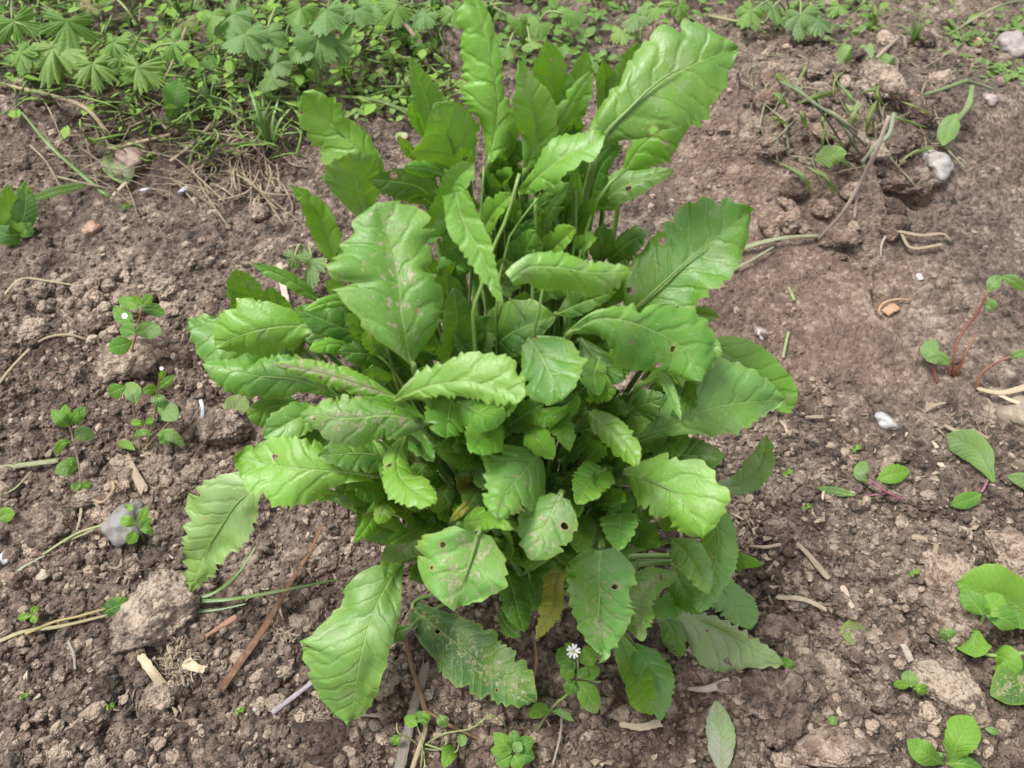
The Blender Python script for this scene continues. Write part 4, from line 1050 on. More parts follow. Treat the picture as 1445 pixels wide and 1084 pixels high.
b_ = weed('small_weed', 'rosette of bright green small leaves at the bottom edge', (724, 1062), [[(724,1075,-.2),(724,1062,1.2)]],
     [([(722,1060,1.5),(712,1050,2),(697,1034,2)], 11, GWB), ([(724,1058,1.5),(726,1046,2.2),(724,1030,2.4)], 10, GW), ([(726,1060,1.5),(738,1052,2),(753,1042,1.8)], 11, GW), ([(727,1063,1.4),(740,1066,1.8),(755,1070,1.4)], 11, GW),
      ([(722,1066,1.4),(712,1072,1.6),(700,1078,1.2)], 10, GW), ([(722,1062,1.5),(708,1060,1.8),(692,1058,1.6)], 9, GWB), ([(725,1066,1.5),(730,1075,1.6),(736,1086,1.4)], 11, GW), ([(724,1060,1.8),(730,1055,2.3),(738,1058,2.4)], 8, GWP)], cat='weed')
weed('spent_weed', 'wiry spent weed with curling stems and green pods at the bottom', (594, 1052), [[(594,1055,0),(578,1042,1.2),(562,1034,1.8),(560,1020,2)], [(596,1054,0),(625,1036,1.4),(665,1028,1.6),(690,1010,2),(705,1014,1.6),(716,1030,.6)],
      [(596,1056,0),(620,1058,.8),(632,1044,1.2),(628,1030,1.4)], [(594,1084,0),(596,1050,1),(588,1022,1.6)], [(600,1050,1),(640,1062,1),(648,1050,1.4)], [(600,1084,0),(598,1060,.5)]],
     [([(588,1024,1.8),(580,1018,2.2),(570,1012,2.2)], 8, GWB), ([(590,1020,1.8),(592,1012,2.2),(586,1006,2.4)], 8, GW), ([(565,1040,1.6),(558,1046,1.6),(556,1052,1.4)], 8, GW), ([(620,1008,1.8),(624,1016,2),(630,1027,1.8)], 8, GWP),
      ([(648,1036,1.6),(652,1044,1.6),(651,1054,1.4)], 7, GWP), ([(640,1052,.4),(634,1064,1.6),(626,1084,1.8)], 11, GWB), ([(594,1022,1.6),(600,1012,2),(598,1024,1.6)], 8, GWB)], cat='weed', scol=(.20, .24, .09), sr=2.6)
# right hand weeds
weed('broadleaf_weed', 'broad toothed green leaf behind the chickweed at the right edge', (1470, 880), [], [([(1475,900,1),(1440,858,2.2),(1400,838,2.6),(1350,822,2)], 40, GWB, dict(kind='s', teeth=1.4, tooth=.0012, nu=60, nv=14, dmg=.2, quilt=.0005)),
     ([(1475,850,1),(1450,860,2),(1420,880,2)], 26, GW, dict(nu=40, nv=12, teeth=1, tooth=.001))], cat='weed')
weed('chickweed', 'thick stemmed chickweed with round glossy leaves at the right edge', (1384, 905), [[(1378,900,0),(1385,878,1.6),(1390,862,3)], [(1445,922,1),(1400,925,1),(1362,912,.8),(1345,902,.8)]],
     [([(1388,868,3),(1374,850,3.4),(1354,836,3.2)], 15, GW), ([(1390,866,3),(1402,852,3.8),(1416,840,3.8)], 15, GWB), ([(1392,868,3),(1414,872,3.4),(1438,886,3)], 16, GW), ([(1390,864,3),(1398,862,3.9),(1410,870,4)], 9, GWB),
      ([(1380,890,1.2),(1374,905,1.6),(1376,928,1.4)], 21, GWB), ([(1350,904,1),(1338,896,1.4),(1324,906,.8)], 9, GWP), ([(1402,924,1.2),(1420,932,1.6),(1428,956,1.4)], 19, GWB), ([(1392,866,3),(1408,858,3.2),(1424,856,3.2)], 12, GWP)], group=CW, scol=(.20, .30, .07), sr=6)
weed('broadleaf_weed', 'dark green mud stained leaf at the right edge below the chickweed', (1470, 975), [], [([(1480,950,.8),(1445,962,1.4),(1398,982,.8)], 30, GWD, dict(kind='o', teeth=1.1, tooth=.0018, nu=50, nv=14, dmg=.7))], cat='weed')
weed('seedling', 'three leaved bright seedling beside the long tilted clod', (1287, 975), [[(1290,985,0),(1287,966,1.2)]], [([(1284,968,1.2),(1273,966,1.4),(1261,966,1.2)], 6, GWB), ([(1286,970,1.2),(1284,958,1.6),(1285,946,1.6)], 11, GWP), ([(1289,972,1.2),(1298,972,1.5),(1309,978,1.2)], 8, GWB)], cat='seedling')
weed('young_weed', 'pale young weed with two upright leaves at the lower right corner', (1335, 1080), [], [([(1332,1078,.4),(1306,1064,1.6),(1279,1044,1.6)], 15, GW, dict(kind='s', nu=34)), ([(1340,1078,.4),(1352,1048,1.8),(1372,1010,2)], 21, GWB, dict(kind='s', teeth=1.4, tooth=.0012, nu=50, nv=12)),
     ([(1336,1078,.4),(1360,1078,1.2),(1388,1088,1)], 10, GW), ([(1330,1076,.5),(1325,1068,.8),(1330,1062,.8)], 6, GW)], cat='weed', scol=(.3, .3, .2))
weed('young_weed', 'young weed with a grey green leaf and purple leaf joint near the stone at right', (1392, 676), [[(1402,684,0),(1394,668,.5),(1388,655,.9)], [(1396,672,.4),(1388,690,.4),(1384,695,.5)]],
     [([(1402,680,.6),(1392,660,1),(1376,634,1.6),(1336,613,1.6)], 21, GWP, dict(kind='s', nu=50, nv=12, teeth=1, tooth=.0008)), ([(1385,697,.5),(1365,706,.9),(1341,713,.7)], 11, GW, dict(nu=34)), ([(1475,690,.5),(1445,678,.9),(1421,672,.8)], 11, GWP)], cat='weed', scol=(.25, .07, .14), sr=4)
weed('young_weed', 'small uprooted seedling with a purple stalk and one yellow green leaf', (1245, 698), [[(1277,706,0),(1250,694,.6),(1225,676,1)], [(1250,696,.4),(1222,700,.4),(1203,699,.4)]],
     [([(1238,678,.8),(1258,670,1.2),(1284,664,1)], 13, GWB, dict(teeth=1.2, tooth=.0008, nu=34)), ([(1224,680,1),(1214,668,1.4),(1222,650,1.6)], 9, GWP), ([(1207,699,.4),(1182,694,.8),(1152,688,.7)], 6, GWP)], cat='weed', scol=(.25, .06, .13), sr=3)
weed('cut_weed', 'cut weed stubs with red stems on the bare soil at right', (1345, 528), [[(1345,532,0),(1346,505,1.8),(1354,476,3.2),(1380,440,5.2),(1394,412,6.4)], [(1322,540,0),(1318,522,.8),(1314,510,1.4)], [(1378,552,0),(1383,530,1.2),(1400,515,2),(1422,505,2.8),(1450,494,3.4)], [(1340,530,0),(1335,508,1),(1320,512,1.4)], [(1350,530,0),(1362,500,1.8),(1378,472,2.8)]],
     [([(1394,412,6.4),(1402,400,7),(1414,390,7)], 9, GWP), ([(1414,390,7),(1430,396,6.8),(1448,410,6)], 8, GWP), ([(1320,512,1.4),(1312,496,2),(1318,478,2)], 11, GWP), ([(1340,515,1.4),(1326,505,2),(1306,508,1.8)], 9, GWP), ([(1390,435,5),(1398,430,5.4),(1396,440,5)], 8, GWP),
      ([(1425,506,2.8),(1436,500,3.4),(1450,496,3.4)], 6, GWP)], cat='weed', scol=(.17, .045, .03), sr=3.8)
weed('dark_weed', 'dark crinkled weed with a long pale blade at the left edge', (25, 322), [[(15,340,0),(30,300,1.5),(40,262,3)]],
     [([(20,330,.6),(35,300,2),(36,256,3)], 15, GWD, dict(teeth=2, tooth=.002, nu=40)), ([(10,330,.6),(20,318,1.6),(45,308,1.6)], 18, GWB), ([(0,330,1),(12,312,2),(10,260,4)], 14, GWB), ([(30,330,.5),(12,332,1.4),(-12,322,1.6)], 14, GWD), ([(25,320,1),(38,325,1.4),(44,318,1.4)], 11, GW),
      ([(32,288,.8),(72,272,2),(132,258,1.6)], 6, GWP)], cat='weed')
for a, b, l_, w_, c, lb, p2 in [(-12, 738, 36, 11, GWB, 'single bright leaf poking in at the left edge', (21, 724)), (144, 866, 40, 13, GWD, 'dark green fallen leaf left of the big grey clod', (190, 849))]:
    r_ = root('loose_leaf', gp(a, b), lb, 'leaf'); wleaf(r_, [(a, b, .6), ((a + p2[0]) / 2, (b + p2[1]) / 2 - 3, 1.2), (p2[0], p2[1], .8)], w_, c, seed=int(b), nu=30)
for a, b, a2, b2, w_, c, lb in [(1018, 1092, 1010, 988, 19, (.36, .38, .31), 'pale wilted leaf lying at the bottom edge'), (318, 588, 345, 555, 16, (.27, .32, .14), 'pale yellowed leaf scrap under the left leaves'),
      (1222, 890, 1186, 894, 18, (.24, .26, .12), 'soil covered half green leaf scrap at lower right'), (150, 210, 178, 262, 20, (.28, .32, .2), 'limp pale leaf scrap by the dead stems at upper left'),
      (1100, 930, 1120, 944, 7, GW, 'tiny green leaf past the wilted leaf tip'), (565, 186, 560, 200, 9, (.5, .48, .32), 'cream wilted leaf scrap behind the plant')]:
    r_ = root('fallen_leaf', gp(a, b), lb, 'leaf'); wleaf(r_, [(a, b, .5), ((a + a2) / 2 + 3, (b + b2) / 2, 1.0), (a2, b2, .6)], w_, c, seed=int(b), nu=40, nv=12, teeth=1.0, tooth=.0008, ripple=.12, dmg=.35)
r_ = root('single_leaf', gp(1175, 1018), 'tiny oval pale green seed leaf above the long clod at the bottom', 'leaf'); wleaf(r_, [(1168,1013,.5),(1175,1017,.7),(1182,1022,.5)], 6, GWP)
r_ = root('single_leaf', gp(1400, 1032), 'narrow oval seed leaf right of the pale young weed', 'leaf'); wleaf(r_, [(1390,1028,.5),(1400,1031,.7),(1411,1036,.5)], 5, GWP)

# ------------------------------------------------------------------ dry stems, straws, chips
STRAW = (.34, .28, .17); GREY = (.20, .18, .155); BRN = (.22, .12, .06); WOOD = (.31, .245, .17); GS = (.30, .34, .16)
def straw(name, pts, w0, w1, col, label, cat='straw', group=None, flat=.35, n=20, mat=None):
    P = [gp(*(p if len(p) > 2 else (*p, .35))) for p in pts]
    sc = depth(P[0]) / FPX * (.78 if cat in ('wood chip', 'stick', 'straw') else 1)
    f = root(name, P[0], label, cat, group)
    C, _ = spline(P, n)
    rw = np.random.RandomState(int(pts[0][0] * 7 + pts[0][1]) % 99991)
    chip = cat in ('wood chip', 'stick')
    wj = 1 + (.30 if chip else .16) * np.interp(np.linspace(0, 7, n), np.arange(8), rw.uniform(-1, 1, 8))
    if chip: wj = 1 + .10 * rw.uniform(-1, 1, n)
    V, F, uv = tube_arrays(rel(f, C), np.linspace(w0, w1, n) * sc / 2 * wj, 6 if chip else 8, flat * (.55 if chip else 1))
    if chip:
        kk = 6; V = V.reshape(n, kk, 3); dr_ = (C[-1] - C[0]) / np.linalg.norm(C[-1] - C[0])
        V[0] += dr_ * (rw.uniform(-1, 1, kk) * w0 * sc * .45)[:, None]; V[-1] += dr_ * (rw.uniform(-1, 1, kk) * w1 * sc * .45)[:, None]
        V = V.reshape(-1, 3)
    nz_ = 1 + .18 * vnoise3(V[:, 0] * 300, V[:, 1] * 300, V[:, 2] * 300, 3)
    bpy.data.objects.remove(f)
    f = link(name, mesh_from(name, V, F, not chip, {'cm': uv}, mat or M_DRY)); f.location = P[0]; f.color = (*col, 1)
    return tag(f, label, cat, group)
straw('grey_stick', [(602,935,.8),(588,985,.8),(575,1035,.7),(562,1090,.7)], 15, 19, GREY, 'flat weathered grey stick running off the bottom edge', 'stick', flat=.5)
straw('dry_stalk', [(572,897,2),(580,936,1.6),(590,970,1.2),(601,1005,.7)], 6, 7, BRN, 'thin brown dead stalk hanging from the plant foot', 'stalk')
straw('dry_stalk', [(600,1002,.7),(632,1022,.7),(665,1038,.6),(704,1052,.5)], 5, 4, BRN, 'thin brown stalk lying across the wiry weed', 'stalk')
straw('dry_stalk', [(598,1003,.8),(600,1030,.8),(590,1060,.6),(580,1090,.5)], 7, 7, STRAW, 'straw coloured forked stalk over the grey stick', 'stalk')
straw('dead_blade', [(455,742,1),(435,782,1),(405,830,1),(368,893,1),(312,972,.6)], 4, 13, (.20, .085, .035), 'long reddish brown dead grass blade in front of the left leaves', 'grass blade', flat=.14)
straw('striped_straw', [(384,1006,.7),(412,985,.8),(442,962,.8)], 11, 9, (.30,.27,.31), 'short purplish white striped straw left of the large lower leaf', flat=.5)
straw('fallen_grass', [(273,846,.6),(305,835,1.4),(335,810,2.2),(362,770,2.6)], 7, 2, (.055, .125, .012), 'green grass blade rising from the drooping leaf tip', 'grass blade', flat=.12, mat=M_STEM)
straw('fallen_grass', [(274,849,.6),(330,845,1.2),(400,833,1.6),(480,817,1.4)], 7, 3, (.055, .125, .012), 'long green grass blade lying rightwards from the drooping leaf tip', 'grass blade', flat=.12, mat=M_STEM)
straw('fallen_grass', [(278,863,.5),(310,860,.8),(348,852,.8)], 5, 2, (.07, .13, .04), 'short bluish green grass blade under the other two', 'grass blade', flat=.12, mat=M_STEM)
straw('fallen_grass', [(30,158,2.5),(70,205,3),(120,250,2.5),(155,278,1.5)], 3, 7, (.06, .13, .015), 'green grass blade crossing the mound at upper left', 'grass blade', flat=.15, mat=M_STEM)
straw('seed_pod', [(970,972,.5),(998,972,.9),(1030,962,.8)], 5, 15, (.42, .35, .32), 'pale dry seed pod lying below the pale leaf', 'seed pod', flat=.4)
straw('wood_chip', [(177,642,.8),(188,664,.9),(203,692,.8)], 11, 16, WOOD, 'split pale wood chip among the clods at left', 'wood chip', flat=.3)
straw('bark_chip', [(875,1022,.5),(905,1026,.6),(930,1020,.5)], 10, 14, (.52, .42, .30), 'tan bark chip below the folded bottom leaf', 'wood chip', flat=.3)
straw('straw_stem', [(-5,545),(22,512),(58,480),(95,472),(125,480)], 7, 5, STRAW, 'bent pale straw at the left edge above the weeds')
straw('straw_stem', [(-8,661,.6),(35,656,.7),(83,650,.7)], 9, 8, (.22, .26, .13), 'cut greenish stem at the left edge', 'stem')
straw('straw_stem', [(-8,908,.5),(35,891,.7),(85,884,.8),(152,868,.8)], 8, 5, (.36,.33,.18), 'pale yellow straw at the left edge near the grey clod')
straw('straw_stem', [(35,895,.7),(75,878,.9),(110,870,.9),(152,858,.8)], 6, 4, (.38,.32,.11), 'yellow strand lying along the pale straw at left')
straw('straw_stem', [(60,783,.6),(110,752,.8),(165,735,.8),(212,713,.8)], 5, 5, GS, 'green brown straw slanting left of the grey stone')
straw('straw_stem', [(90,765,.6),(130,748,.8),(170,720,.8)], 4, 4, GS, 'thin greenish straw below the slanting one')
straw('straw_stem', [(5,825,.6),(30,802,.8),(65,783,.6)], 6, 3, (.38, .42, .26), 'frayed green straw at the left edge')
straw('straw_stem', [(-5,700,.5),(20,690,.7),(44,665,.6)], 5, 3, GS, 'short green straw below the cut stem')
straw('straw_stem', [(0,424,.5),(28,394,1),(70,397,.8),(118,405,.5)], 4, 3, (.42, .42, .24), 'thin angled straw on the left bed')
straw('twig', [(130,705,.6),(145,708,1),(160,690,1.2),(158,680,1.2)], 4, 4, (.38, .28, .16), 'curled brown twig beside the purple stemmed weed', 'twig')
straw('twig', [(115,712,.4),(112,735,.6),(100,770,.4)], 4, 3, (.36, .30, .2), 'thin brown root below the purple stemmed weed', 'twig')
straw('twig', [(96,905,.5),(104,925,.7),(106,945,.5)], 4, 4, (.30, .26, .22), 'short grey twig left of the fibre heap', 'twig')
straw('twig', [(290,898,.7),(315,882,1),(334,870,1)], 6, 9, (.28, .14, .09), 'reddish brown splinter right of the grey clod', 'twig')
straw('pale_chip', [(198,925,.8),(213,946,1),(232,970,.8)], 15, 16, (.55,.46,.30), 'cream wood fibre chip under the big grey clod', 'wood chip', flat=.35)
straw('pale_chip', [(262,935,.9),(276,942,1.2),(288,945,1)], 22, 12, (.55,.46,.30), 'cream wood chip on top of the fibre heap', 'wood chip', flat=.35)
straw('root_strand', [(1255,163,6),(1236,214,4.5),(1212,262,2),(1188,302,1),(1155,338,.5)], 6, 9, (.40, .31, .27), 'long pinkish root running down the weedy heap', 'root')
straw('root_strand', [(1212,262,2),(1208,285,1.2),(1206,308,.4)], 5, 4, (.38, .28, .25), 'short fork of the pinkish root', 'root')
straw('root_strand', [(1322,782,.4),(1345,790,.8),(1375,812,.8),(1405,822,.6)], 4, 4, (.45,.32,.07), 'bright yellow root at lower right', 'root')
straw('straw_stem', [(1040,353,.5),(1075,342,.9),(1110,335,.9),(1157,332,.6)], 8, 6, (.22,.25,.14), 'pale green blade right of the plant, the upper of two', 'grass blade', flat=.2)
straw('straw_stem', [(1035,380,.5),(1062,366,.8),(1092,348,.7)], 5, 3, (.21,.23,.15), 'pale green blade right of the plant, the lower of two', 'grass blade', flat=.2)
straw('straw_stem', [(1265,326,.6),(1300,332,1),(1330,330,.8),(1342,340,.5)], 8, 6, (.32,.25,.17), 'pale forked straw below the white stone, its upper arm')
straw('straw_stem', [(1272,330,.6),(1287,350,.8),(1330,345,.6)], 6, 7, (.32,.25,.17), 'pale bent straw below the white stone, its lower arm')
straw('straw_stem', [(1250,333,.6),(1244,345,.7),(1243,362,.4)], 5, 3, (.38, .32, .28), 'short grey straw below the weedy heap')
straw('husk', [(1244,446,.3),(1241,436,.6),(1250,426,.7),(1268,422,.7),(1284,423,.4)], 3.5, 2.5, (.48, .30, .18), 'curved orange brown seed husk rim on the bare soil', 'seed husk')
straw('husk', [(1249,442,.35),(1257,436,.4),(1266,432,.35)], 16, 14, (.42, .25, .15), 'flat orange brown flake inside the curved husk rim', 'seed husk', flat=.12)
straw('wood_chip', [(1289,757,.5),(1308,762,.8),(1325,768,.6)], 12, 10, WOOD, 'tan flat chip above the yellow root', 'wood chip')
straw('wood_chip', [(1322,768,.6),(1318,785,.7),(1314,808,.5)], 9, 8, WOOD, 'tan chip hanging down above the yellow root', 'wood chip')
straw('wood_chip', [(1276,912,.8),(1281,922,.9),(1286,934,.8)], 13, 13, (.44, .37, .31), 'small squarish chip left of the flat grey clod', 'wood chip', flat=.35)
straw('wood_chip', [(1378,548,.8),(1412,554,1),(1450,546,.9)], 8, 13, (.44,.36,.25), 'pale splinter touching the right edge below the red stems', 'wood chip')
straw('wood_chip', [(1400,552,.8),(1425,564,.9),(1450,572,.8)], 6, 10, (.58, .46, .32), 'second pale splinter slanting to the right edge', 'wood chip')
straw('wood_chip', [(1308,578,.5),(1318,572,.7),(1334,568,.6)], 8, 4, WOOD, 'small pale splinter below the cut stubs', 'wood chip')
straw('wood_chip', [(1333,600,.6),(1355,610,.9),(1385,614,.6)], 8, 11, WOOD, 'long pale chip above the grey green leaf', 'wood chip')
straw('wood_chip', [(1372,606,.6),(1382,612,.9),(1392,617,.6)], 9, 7, (.36, .27, .19), 'brown chip right of the long pale chip', 'wood chip')
straw('wood_chip', [(1102,594,.5),(1108,602,.7),(1111,612,.6)], 7, 5, (.44,.35,.25), 'tiny pale wedge chip below the yellow green leaf', 'wood chip')
straw('wood_chip', [(1137,588,.5),(1148,588,.6),(1160,588,.5)], 6, 7, WOOD, 'small pale peg shaped chip on the bare soil', 'wood chip')
straw('green_bit', [(1113,405,.4),(1117,414,.5),(1121,424,.4)], 4, 5, (.24, .34, .1), 'bit of green stem on the reddish soil right of the plant', 'stem')
straw('green_bit', [(1113,468,.4),(1109,485,.6),(1105,505,.4)], 4, 4, (.28, .36, .16), 'thin pale green stem bit above the quartz chip', 'stem')
straw('wood_chip', [(1096,842,.6),(1135,846,.9),(1165,860,.6)], 10, 8, (.54, .44, .32), 'tan stick right of the lowest toothed leaf', 'stick', flat=.6)
straw('wood_chip', [(1124,766,.7),(1142,784,.9),(1168,815,.6)], 8, 12, (.36, .28, .20), 'brown stick slanting right of the fibrous patch', 'stick', flat=.5)
straw('wood_chip', [(1058,770,.5),(1080,772,.7),(1102,768,.5)], 6, 6, (.44,.35,.25), 'pale straw on the fibrous patch', 'straw')
straw('wood_chip', [(1190,830,.6),(1196,845,.8),(1204,858,.6)], 14, 9, (.58, .48, .36), 'pale wedge chip with two pits on the dark soil', 'wood chip', flat=.4)
straw('twig', [(780,1080,.4),(790,1040,.8),(792,1010,1),(788,985,.6)], 4, 3, (.36, .29, .24), 'thin grey brown twig upright beside the flowering chickweed', 'twig')
straw('twig', [(752,960,1),(757,930,1.4),(752,890,1.8)], 4, 4, (.30, .18, .10), 'thin rusty stalk left of the yellow leaf', 'twig')
straw('twig', [(700,850,3),(712,885,1.6),(735,905,.8)], 5, 7, (.30, .22, .12), 'brown withered leaf stalk in the foot of the plant', 'stalk')
straw('straw_stem', [(507,1008,.5),(535,1010,.6),(566,1012,.5)], 7, 8, (.38, .30, .26), 'pinkish grey straw right of the large lower leaf tip')
straw('shell_sliver', [(283,564,.9),(286,578,1.1),(285,594,.8)], 5, 7, (.62, .64, .72), 'white blue shell sliver left of the plant', 'shell', flat=.4, mat=M_SHELL)
straw('white_petal', [(199,268,.7),(205,267,1),(211,266,.8)], 8, 4, (.7, .7, .75), 'white fallen petal on the bed at upper left', 'petal', flat=.3, mat=M_SHELL)
straw('white_petal', [(254,270,.5),(259,267,.8),(264,264,.6)], 10, 10, (.7, .6, .65), 'pinkish fallen petal left of the straw tangle', 'petal', flat=.4, mat=M_SHELL)
straw('wood_chip', [(393,370,1),(398,395,1),(404,428,.8)], 10, 12, (.46,.39,.31), 'pale wood chip showing behind the left leaves', 'wood chip', flat=.3)
# fibrous crumbly heaps
def fibre_heap(name, label, px, py, rx, ry, n, seed, cols=((.46, .38, .27), (.36, .28, .20), (.28, .215, .155)), hgt=.7, ln=(3, 20)):
    r = np.random.RandomState(seed); c = gp(px, py)
    V = []; F = []; UV = []
    for i in range(n):
        a = r.uniform(0, 6.28); q = r.rand() ** .7
        x = px + rx * q * math.cos(a); y = py + ry * q * math.sin(a)
        z = hgt * (1 - q * q) * r.uniform(.4, 1.1)
        l = r.uniform(*ln) / 2; th = r.uniform(0, 6.28)
        P0 = gp(x - l * math.cos(th), y - l * math.sin(th), z * r.uniform(.6, 1)); P1 = gp(x + l * math.cos(th), y + l * math.sin(th), z + r.uniform(-.1, .3))
        mid_ = (P0 + P1) / 2 + r.normal(size=3) * .0014
        sc = depth(P0) / FPX
        C, _ = spline([P0, mid_, P1], 4)
        v, f, uv = tube_arrays(C, np.array([.4, 1, .8, .25]) * min(4.0, .25 + r.exponential(.65)) * sc, 5, .16)
        b0 = sum(len(k) for k in V); V.append(v); F += [tuple(q_ + b0 for q_ in ff) for ff in f]; UV.append(uv + r.uniform(0, 90))
    o = link(name, mesh_from(name, np.vstack(V) - c, F, False, {'cm': np.vstack(UV)}, M_DRY)); o.location = c; o.color = (*cols[seed % 3], 1)
    o['kind'] = 'stuff'; o['label'] = label
    return o
fibre_heap('wood_fibres', 'heap of shredded pale wood fibre under the big clod', 252, 938, 42, 40, 230, 3, hgt=1.1)
fibre_heap('wood_fibres', 'scattered shredded fibre below the heap', 200, 1010, 70, 40, 90, 4, hgt=.3)
fibre_heap('wood_fibres', 'dry fibre among the clods above the grey clod', 170, 805, 45, 28, 90, 5, hgt=.4)
fibre_heap('wood_fibres', 'pale fibrous patch right of the plant foot', 1048, 748, 26, 48, 210, 6, hgt=.8)
fibre_heap('wood_fibres', 'dry litter right of the lowest leaves', 1120, 830, 70, 45, 150, 7, hgt=.5, ln=(5, 20))
fibre_heap('wood_fibres', 'dry litter in front of the plant', 835, 1045, 90, 38, 170, 8, hgt=.4, ln=(4, 18))
fibre_heap('wood_fibres', 'white fibrous tuft left of the large lower leaf', 402, 893, 22, 18, 90, 9, hgt=.9)
fibre_heap('wood_fibres', 'pale crumbly chips on the bare soil at right', 1152, 548, 20, 12, 60, 10, hgt=.4, ln=(3, 9))
fibre_heap('wood_fibres', 'dry litter below the cut stubs', 1360, 600, 60, 26, 70, 11, hgt=.3)
fibre_heap('wood_fibres', 'dry litter beneath the left leaves', 285, 500, 34, 60, 90, 13, hgt=.4)
fibre_heap('wood_fibres', 'fine dry litter over the lower left soil', 470, 830, 120, 80, 160, 12, hgt=.3)
fibre_heap('wood_fibres', 'fine dry litter strewn over the bottom of the bed', 720, 1000, 720, 90, 420, 14, hgt=.3, ln=(3, 10))
fibre_heap('wood_fibres', 'fine dry litter strewn over the right side of the bed', 1260, 720, 190, 160, 260, 15, hgt=.25, ln=(3, 9))
fibre_heap('wood_fibres', 'fine dry litter strewn over the left side of the bed', 140, 600, 150, 250, 260, 16, hgt=.25, ln=(3, 9))
def near_label(a, c, what):
    best = None
    for q in sorted(MARKS, key=lambda m_: (m_[0] - a) ** 2 + (m_[1] - c) ** 2)[:6]:
        dx, dy = a - q[0], c - q[1]; dd = math.hypot(dx, dy)
        dr = ('right of' if dx > 0 else 'left of') if abs(dx) > 1.8 * abs(dy) else ('below' if dy > 0 else 'above') if abs(dy) > 1.8 * abs(dx) else ('below and ' if dy > 0 else 'above and ') + ('right of' if dx > 0 else 'left of')
        lb = '%s %s%s %s' % (what, 'just ' if dd < 35 else 'well ' if dd > 80 else '', dr, q[2])
        if len(lb.split()) > 16: continue
        if best is None: best = lb
        if lb not in used_labels: best = lb; break
    used_labels[best] = 1
    return best
rk = np.random.RandomState(77)
for (x0, y0, x1, y1), nn in [((1030, 700, 1110, 880), 26), ((1090, 790, 1230, 880), 14), ((760, 1000, 1000, 1080), 20), ((150, 780, 330, 1060), 22), ((1270, 540, 1445, 640), 12), ((400, 740, 560, 900), 12), ((1050, 560, 1440, 1060), 22), ((0, 620, 260, 1060), 22), ((270, 440, 330, 640), 10)]:
    for _ in range(nn):
        a, c = rk.uniform(x0, x1), rk.uniform(y0, y1); l = rk.uniform(6, 20); th = rk.uniform(0, 3.14); wd = l * rk.uniform(.25, .6)
        p = gp(a, c, .32); sc = depth(p) / FPX; m_ = rk.randint(6, 9)
        an = np.sort(rk.uniform(0, 6.283, m_)); rr_ = rk.uniform(.6, 1.0, m_)
        px2 = np.cos(an) * rr_ * l / 2 * sc; py2 = np.sin(an) * rr_ * wd / 2 * sc * 1.2
        u_ = px2 * math.cos(th) - py2 * math.sin(th); v_ = px2 * math.sin(th) + py2 * math.cos(th)
        bend = .9 * (px2 ** 2) / (l * sc) ; th_ = rk.uniform(.0005, .0013)
        top = np.stack([u_, v_, bend + th_], 1); bot = np.stack([u_, v_, bend], 1)
        V = np.vstack([top, bot, [[0, 0, th_ * 1.5]]]); tl = rk.uniform(-.30, .30, 2); V[:, 2] += V[:, 0] * tl[0] + V[:, 1] * tl[1]
        F = [(i, (i + 1) % m_, 2 * m_) for i in range(m_)] + [(m_ + (i + 1) % m_, m_ + i) + (i, (i + 1) % m_)[::1] for i in range(m_)] + [tuple(range(2 * m_ - 1, m_ - 1, -1))]
        F = [(i, (i + 1) % m_, 2 * m_) for i in range(m_)] + [(i, m_ + i, m_ + (i + 1) % m_, (i + 1) % m_) for i in range(m_)] + [tuple(range(2 * m_ - 1, m_ - 1, -1))]
        tone = [(.42, .34, .24), (.33, .26, .185), (.24, .185, .135), (.50, .43, .32)][rk.randint(4)]
        tw = {.42: 'tan', .33: 'light brown', .24: 'brown', .50: 'cream'}[tone[0]]
        o = link('bark_flake', mesh_from('bark_flake', V, F, False, {'cm': np.stack([V[:, 0] * 100 + rk.uniform(0, 60), V[:, 1] * 100], 1)}, M_DRY)); o.location = p; o.color = (*tone, 1)
        tag(o, near_label(a, c, ('short ' if l < 11 else 'long ' if l > 16 else '') + tw + ' bark flake'), 'flake', 'dry flakes strewn on the bed')

# tangle of dead grass roots at the upper left
def tangle(name, label, strands, col, w, seed):
    r = np.random.RandomState(seed); V = []; F = []; UV = []
    c = gp(*strands[0][0][:2])
    for s in strands:
        P = [gp(a + r.normal() * 3, b + r.normal() * 3, z) for a, b, z in s]; sc = depth(P[0]) / FPX
        C, _ = spline(P, 14); v, f, uv = tube_arrays(C, w * sc / 2 * r.uniform(.5, 1.4) * (1 + .3 * r.uniform(-1, 1, 14)), 5, .6)
        b0 = sum(len(k) for k in V); V.append(v); F += [tuple(q_ + b0 for q_ in ff) for ff in f]; UV.append(uv + r.uniform(0, 90))
    o = link(name, mesh_from(name, np.vstack(V) - c, F, True, {'cm': np.vstack(UV)}, M_DRY)); o.location = c; o.color = (*col, 1)
    o['kind'] = 'stuff'; o['label'] = label
r = np.random.RandomState(9); st = []
for i in range(75):
    a0, b0 = 345 + r.normal() * 28, 200 + r.normal() * 22; an_ = r.normal() * .35 + (2.2 if i % 3 else 1.2) if i % 5 else r.uniform(0, 6.28); l = r.uniform(30, 120)
    a1, b1 = a0 + math.cos(an_) * l, b0 + math.sin(an_) * l * .8
    st.append([(a0, b0, r.uniform(.2, 1.6)), (a0 * .6 + a1 * .4 + r.normal() * 12, b0 * .6 + b1 * .4 + r.normal() * 9, r.uniform(.3, 1.4)), (a0 * .2 + a1 * .8 + r.normal() * 12, b0 * .2 + b1 * .8 + r.normal() * 9, r.uniform(.2, .8)), (a1, b1, r.uniform(.1, .4))])
tangle('dead_grass', 'tangle of pale dead grass roots above the plant on the left', st, (.40, .32, .22), 2.3, 5)
st = []
